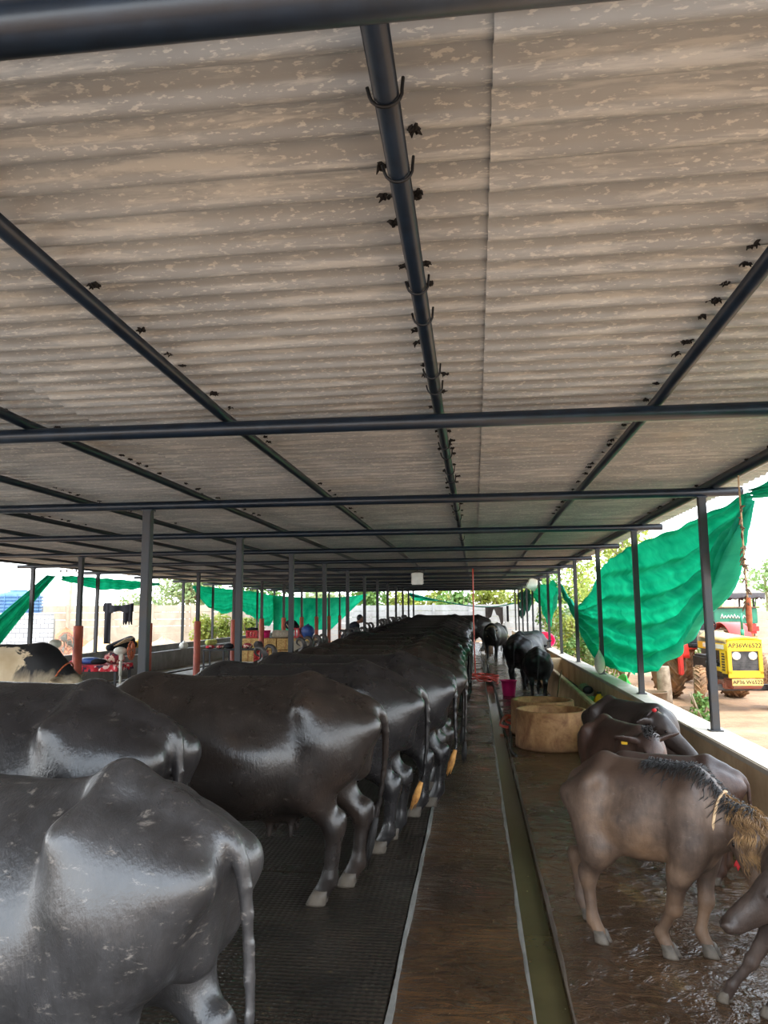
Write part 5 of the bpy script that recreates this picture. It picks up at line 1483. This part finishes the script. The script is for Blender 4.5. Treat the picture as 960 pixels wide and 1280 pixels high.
# ------------------------------------------------------------------ outdoors
def leaf_cloud(c, r, n, size, seed, squash=.8):
    rnd = random.Random(seed); m = MB(); blobs = []
    for k in range(max(5, n // 90)):
        d = V((rnd.gauss(0, 1), rnd.gauss(0, 1), rnd.gauss(0, 1))).normalized() * (rnd.random() ** .5)
        blobs.append((V((c[0] + d.x * r[0] * .75, c[1] + d.y * r[1] * .75, c[2] + d.z * r[2] * .75)), rnd.uniform(.28, .5)))
    for k in range(n):
        b_, q = rnd.choice(blobs)
        d = V((rnd.gauss(0, 1), rnd.gauss(0, 1), rnd.gauss(0, 1))).normalized() * (.75 + .3 * rnd.random())
        p = b_ + V((d.x * r[0] * q, d.y * r[1] * q, d.z * r[2] * q))
        if p.z < .05: p.z = rnd.uniform(.05, .4)
        t = V((rnd.gauss(0, 1), rnd.gauss(0, 1), rnd.gauss(0, .7))).normalized(); n_ = (d + V((0, 0, .5)) + V((rnd.gauss(0, .5), rnd.gauss(0, .5), 0))).normalized()
        s = t.cross(n_)
        if s.length < .05: continue
        s.normalize(); L = size * rnd.uniform(.7, 1.4); w = L * .38
        m.add([p - t * L * .5, p - s * w + n_ * L * .08, p + t * L * .5, p + s * w + n_ * L * .08], [[0, 1, 2, 3]], False)
    return m
def tree(name, x, y, h, cr, label, cat, leaf, n, size, seed, group=None, z0=-.02, trunk=.14, squat=.42):
    rnd = random.Random(seed); r = empty(name, (x, y, z0), 0, label, cat, group); m = MB()
    top = h * .62; pts = [(0, 0, -.05), (rnd.uniform(-.1, .1), rnd.uniform(-.1, .1), top * .5), (rnd.uniform(-.2, .2), rnd.uniform(-.2, .2), top)]
    m.tube(smooth_path(pts, 4), interp_list([trunk, trunk * .75, trunk * .4], 4), 8)
    for k in range(7):
        a = rnd.uniform(0, 6.28); z = top * rnd.uniform(.45, 1.0); L = cr * rnd.uniform(.5, .9)
        m.tube([(0, 0, z), (math.cos(a) * L * .5, math.sin(a) * L * .5, z + L * .35), (math.cos(a) * L, math.sin(a) * L, z + L * .6)], [trunk * .4, trunk * .25, trunk * .1], 6)
    m.build('trunk', M_['bark'], r)
    leaf_cloud((0, 0, h * (1 - squat)), (cr, cr, h * squat), n, size, seed).build('foliage', M_[leaf], r)
    return r
def bush(x, y, h, rr, label, leaf, n, size, seed, group='bushes'):
    r = empty('bush', (x, y, -.02), 0, label, 'bush', group); rnd = random.Random(seed); m = MB()
    for k in range(6):
        a = rnd.uniform(0, 6.28); m.tube([(0, 0, 0), (math.cos(a) * rr * .3, math.sin(a) * rr * .3, h * .4), (math.cos(a) * rr * .6, math.sin(a) * rr * .6, h * .75)], [.03, .02, .008], 5)
    m.build('stem', M_['bark'], r)
    leaf_cloud((0, 0, h * .52), (rr, rr, h * .5), n, size, seed).build('foliage', M_[leaf], r)

def precast(name, p0, p1, h, mat, rows=6):
    p0 = V((*p0, 0)); p1 = V((*p1, 0)); L = (p1 - p0).length; n = max(1, round(L / 2.1)); a = math.atan2(p1.y - p0.y, p1.x - p0.x)
    Mx_ = Matrix.Translation(p0) @ Matrix.Rotation(a, 4, 'Z'); m = MB(); rh = h / rows; st = L / n
    for i in range(n + 1): m.box((i * st, 0, h / 2 + .04), (.15, .15, h + .08), Mx_, bev=.01)
    for i in range(n):
        for k in range(rows): m.box(((i + .5) * st, 0, (k + .5) * rh), (st - .14, .05, rh - .012), Mx_, bev=.008)
    return struct(m.build(name, M_[mat]))
precast('wall_far', (-12.6, 43.8), (12, 43.8), 2.02, 'precastg')
precast('wall_compound_left', (-21.0, 33.5), (-12.6, 38.5), 2.06, 'precast')
precast('wall_compound_left_return', (-12.6, 38.5), (-12.6, 43.8), 2.06, 'precast')
precast('wall_compound_right', (9.2, 30.5), (26, 30.5), 1.58, 'precast', rows=5)
mb = MB(); mb.box((0, 0, .86), (7.2, .2, 1.72), bev=.005); o = mb.build('wall_block_left', M_['block']); o.location = (-17.75, 23.9, 0); o.rotation_euler = (0, 0, R_(8)); struct(o)
# far red-soil strip and soil heaps
def mound(name, x, y, rx, ry, h, mat, label, seed):
    rnd = random.Random(seed); ph = [rnd.uniform(0, 6) for _ in range(5)]
    def f(u, v):
        a = 2 * PI * u; q = v; k = 1 + .12 * math.sin(3 * a + ph[0]) + .07 * math.sin(7 * a + ph[1])
        return V((math.cos(a) * rx * q * k, math.sin(a) * ry * q * k, h * (1 - q) ** 1.15 * (1 + .15 * math.sin(5 * a + ph[2]) * q) + .03 * math.sin(9 * a + q * 20)*(1-q)))
    m = MB(); m.grid(f, 48, 18); o = m.build(name, M_[mat]); o.location = (x, y, -.04); tag(o, label, 'heap', 'soil and sand heaps'); return o
mound('sand_heap', -12.9, 25.2, 1.6, 1.6, .95, 'sand', 'pale sand heap behind the slanting green net', 1)
mound('sand_heap', -12.2, 29.0, 1.5, 1.3, .80, 'sand', 'smaller sand heap right of the slanting green net', 2)
mound('soil_heap', -16.6, 29.6, 1.9, 1.5, 1.15, 'soil', 'red soil heap in front of the cream compound wall', 3)
mound('soil_heap', -12.9, 35.4, 1.4, 1.1, .75, 'soil', 'red soil heap at the right end of the cream compound wall', 4)
# water tank
r = empty('water_tank', (-16.6, 26.2, 0), 0, 'blue ribbed water tank behind the grey block wall', 'tank')
MB().box((0, 0, .75), (1.9, 1.9, 1.5), bev=.02).build('plinth', M_['greyc'], r)
prof = [(0, 1.5), (.78, 1.5)]
for k in range(7): prof += [(.80, 1.53 + k * .12), (.82, 1.56 + k * .12), (.82, 1.60 + k * .12), (.80, 1.63 + k * .12)]
prof += [(.72, 2.42), (.3, 2.5), (.3, 2.56), (0, 2.56)]
MB().lathe(prof, 40).build('tank_shell', M_['tank'], r)
m = MB()
for k in range(12): 
    a = 2 * PI * k / 12; m.tube([(.83 * math.cos(a), .83 * math.sin(a), 1.5), (.83 * math.cos(a), .83 * math.sin(a), 2.4)], .012, 6)
m.build('strap', M_['tank'], r)
tag(MB().tube([(-17.6, 38, -.05), (-17.9, 38, 3), (-18.35, 38, 6.5)], [.10, .09, .07], 10).build('utility_pole', M_['stone']), 'leaning pole in the sky at the far left', 'pole')
r = empty('power_pole', (-24.5, 44, -.03), 0, 'power pole with insulators above the blue tank', 'pole')
MB().tube([(0, 0, 0), (0, 0, 7)], .10, 10).build('shaft', M_['stone'], r)
MB().box((0, 0, 4.2), (1.6, .08, .08)).box((0, 0, 3.7), (1.2, .08, .08)).build('crossarm', M_['stone'], r)
for q in (-.7, -.3, .3, .7): MB().lathe([(0, 0), (.05, 0), (.06, .08), (.03, .16), (0, .18)], 10, Matrix.Translation(V((q, 0, 4.24)))).build('insulator', M_['dark'], r)

TG = 'trees beyond the left wall'
tree('tree', -17.2, 44.5, 5.6, 2.3, 'largest round tree beyond the cream wall, right of the first left post', 'tree', 'leaf_p', 2600, .22, 1, TG)
tree('tree', -21.2, 46.5, 4.2, 2.0, 'low pale tree beyond the wall beside the leaning pole', 'tree', 'leaf_p', 1300, .22, 2, TG)
tree('tree', -13.5, 47, 4.6, 2.2, 'tree beyond the cream wall behind the hanging trousers', 'tree', 'leaf_g', 1700, .22, 3, TG)
tree('tree', -10.5, 52, 4.4, 2.6, 'pale tree just left of the swagged green net', 'tree', 'leaf_p', 1500, .24, 4, TG)
bush(-27.2, 41.5, 2.4, 1.6, 'yellow-green bush below the blue tank side', 'leaf_y', 700, .22, 5)
bush(-10.95, 30.6, 1.7, .9, 'yellow-green bush outside the left wall, nearer of the pair', 'leaf_y', 900, .13, 6)
bush(-11.1, 33.0, 2.0, .9, 'yellow-green bush outside the left wall, further of the pair', 'leaf_y', 900, .13, 7)
bush(-10.95, 36.2, 1.9, .8, 'yellow bush behind the swagged green net', 'leaf_y', 700, .14, 8)
# hedge band beyond the far wall
xs = [-7.0, -5.0, -3.0, -1.0, 1.0, 3.0, 5.0, 7.0]
for k, x_ in enumerate(xs):
    bush(x_, 50 + 1.5 * (k % 3), [4.0, 3.6, 3.9, 3.7, 4.2, 4.1, 4.4, 4.6][k], 1.5, 'yellow-green bush beyond the far grey wall, %s from the left' % (ORD[k] if k else 'first'), 'leaf_y' if k % 3 else 'leaf_g', 1500, .26, 30 + k, 'bushes beyond the far wall')
# right side : bushes, slim trees, weeds
k = 0
RB = [(3.4, 18.4, 1.3, .7), (3.6, 20.6, 1.5, .8), (3.3, 23.4, 1.4, .75), (3.5, 26, 1.8, .9), (3.4, 29, 1.9, 1.0), (3.6, 33, 2.1, 1.1), (3.8, 38, 2.4, 1.3), (6.5, 24, 2.0, 1.2)]
for k, (x_, y_, h_, r_2) in enumerate(RB):
    bush(x_, y_, h_, r_2, 'flowering bush outside the right posts, %s from the camera' % (ORD[k]), ('leaf_y', 'leaf_p', 'leaf_g')[k % 3], 900, .10 + .006 * k, 50 + k, 'bushes outside the right wall')
for k, (x_, y_, h_, c_) in enumerate([(5.2, 27.5, 6.6, 1.5), (6.2, 33, 7.4, 2.2), (5.2, 40, 7.5, 2.4)]):
    tree('tree', x_, y_, h_, c_, 'slim sparse-leaved tree outside the right posts, %s from the camera' % ORD[k], 'tree', 'leaf_y', 1300, .16, 70 + k, 'slim trees at the right', trunk=.07)
for k, (x_, y_, h_) in enumerate([(2.75, 13.0, .55), (2.65, 14.2, .5), (3.2, 11.4, .4), (3.35, 12.2, .6), (2.6, 15.8, .7), (2.7, 17.0, .8)]):
    bush(x_, y_, h_, .26, 'small weed growing outside the right wall, %s from the camera' % ['third', 'fourth', 'nearest', 'second', 'fifth', 'sixth'][k], 'leaf_g', 160, .07, 90 + k, 'weeds outside the right wall')
# green field and far trees beyond the right compound wall
mb = MB(); mb.grid(lambda u, v: V((6 + 60 * u, 31.5 + 50 * v, -.1 + 2.4 * v)), 12, 12); struct(mb.build('ground_field', M_['field']))
tree('tree', 17.0, 47, 4.4, 1.7, 'pale distant tree at the right edge above the green field', 'tree', 'leaf_p', 900, .2, 99, z0=.6)
tag(MB().box((0, 0, 1.3), (.32, .32, 2.6), bev=.02).build('gate_pillar', M_['capw']), 'white pillar beyond the canopied tractor', 'pillar').location = (10.35, 31.6, 0)
# ------------------------------------------------------------------ camera, light, world
cd = bpy.data.cameras.new('Camera'); cam = bpy.data.objects.new('Camera', cd); COL.objects.link(cam)
f_px, pi_, ya_, ro_ = 948.52, .1295, .1174, -.0075
fw = V((-math.sin(ya_) * math.cos(pi_), math.cos(ya_) * math.cos(pi_), math.sin(pi_)))
r_ = V((math.cos(ya_), math.sin(ya_), 0)); u_ = r_.cross(fw)
r2 = r_ * math.cos(ro_) + u_ * math.sin(ro_); u2 = u_ * math.cos(ro_) - r_ * math.sin(ro_)
Mx = Matrix((r2, u2, -fw)).transposed().to_4x4(); Mx.translation = V((0, 0, 1.7))
cam.matrix_world = Mx
cd.sensor_fit = 'VERTICAL'; cd.sensor_height = 32; cd.lens = f_px / 1280 * 32
cd.clip_start = .05; cd.clip_end = 400
SC.camera = cam

w = bpy.data.worlds.new('World'); SC.world = w; w.use_nodes = True
nt = w.node_tree; bg = nt.nodes['Background']
tc = nt.nodes.new('ShaderNodeTexCoord'); sp = nt.nodes.new('ShaderNodeSeparateXYZ'); nt.links.new(tc.outputs['Generated'], sp.inputs[0])
col = ramp(nt, sp.outputs[2], [(0.0, (.95, .97, 1, 1)), (.12, (.86, .94, 1, 1)), (.5, (.66, .80, .97, 1))])
nz = ramp(nt, noise(nt, 2.2, 5, .6, tc.outputs['Generated']), [(.42, (0, 0, 0, 1)), (.66, (1, 1, 1, 1))])
col = mix(nt, mathn(nt, 'MULTIPLY', nz, .6), col, (1, 1, 1, 1))
nt.links.new(col, bg.inputs[0]); bg.inputs[1].default_value = 1.55
sl = bpy.data.lights.new('Sun', 'SUN'); sl.energy = 1.0; sl.angle = math.radians(8); sl.color = (1, .93, .82)
so = bpy.data.objects.new('Sun', sl); COL.objects.link(so)
so.rotation_euler = V((-.35, .42, -1)).to_track_quat('-Z', 'Y').to_euler()
SC.view_settings.view_transform = 'Standard'; SC.view_settings.look = 'None'
SC.view_settings.gamma = 1; SC.view_settings.use_curve_mapping = False
SC.view_settings.exposure = 1.9
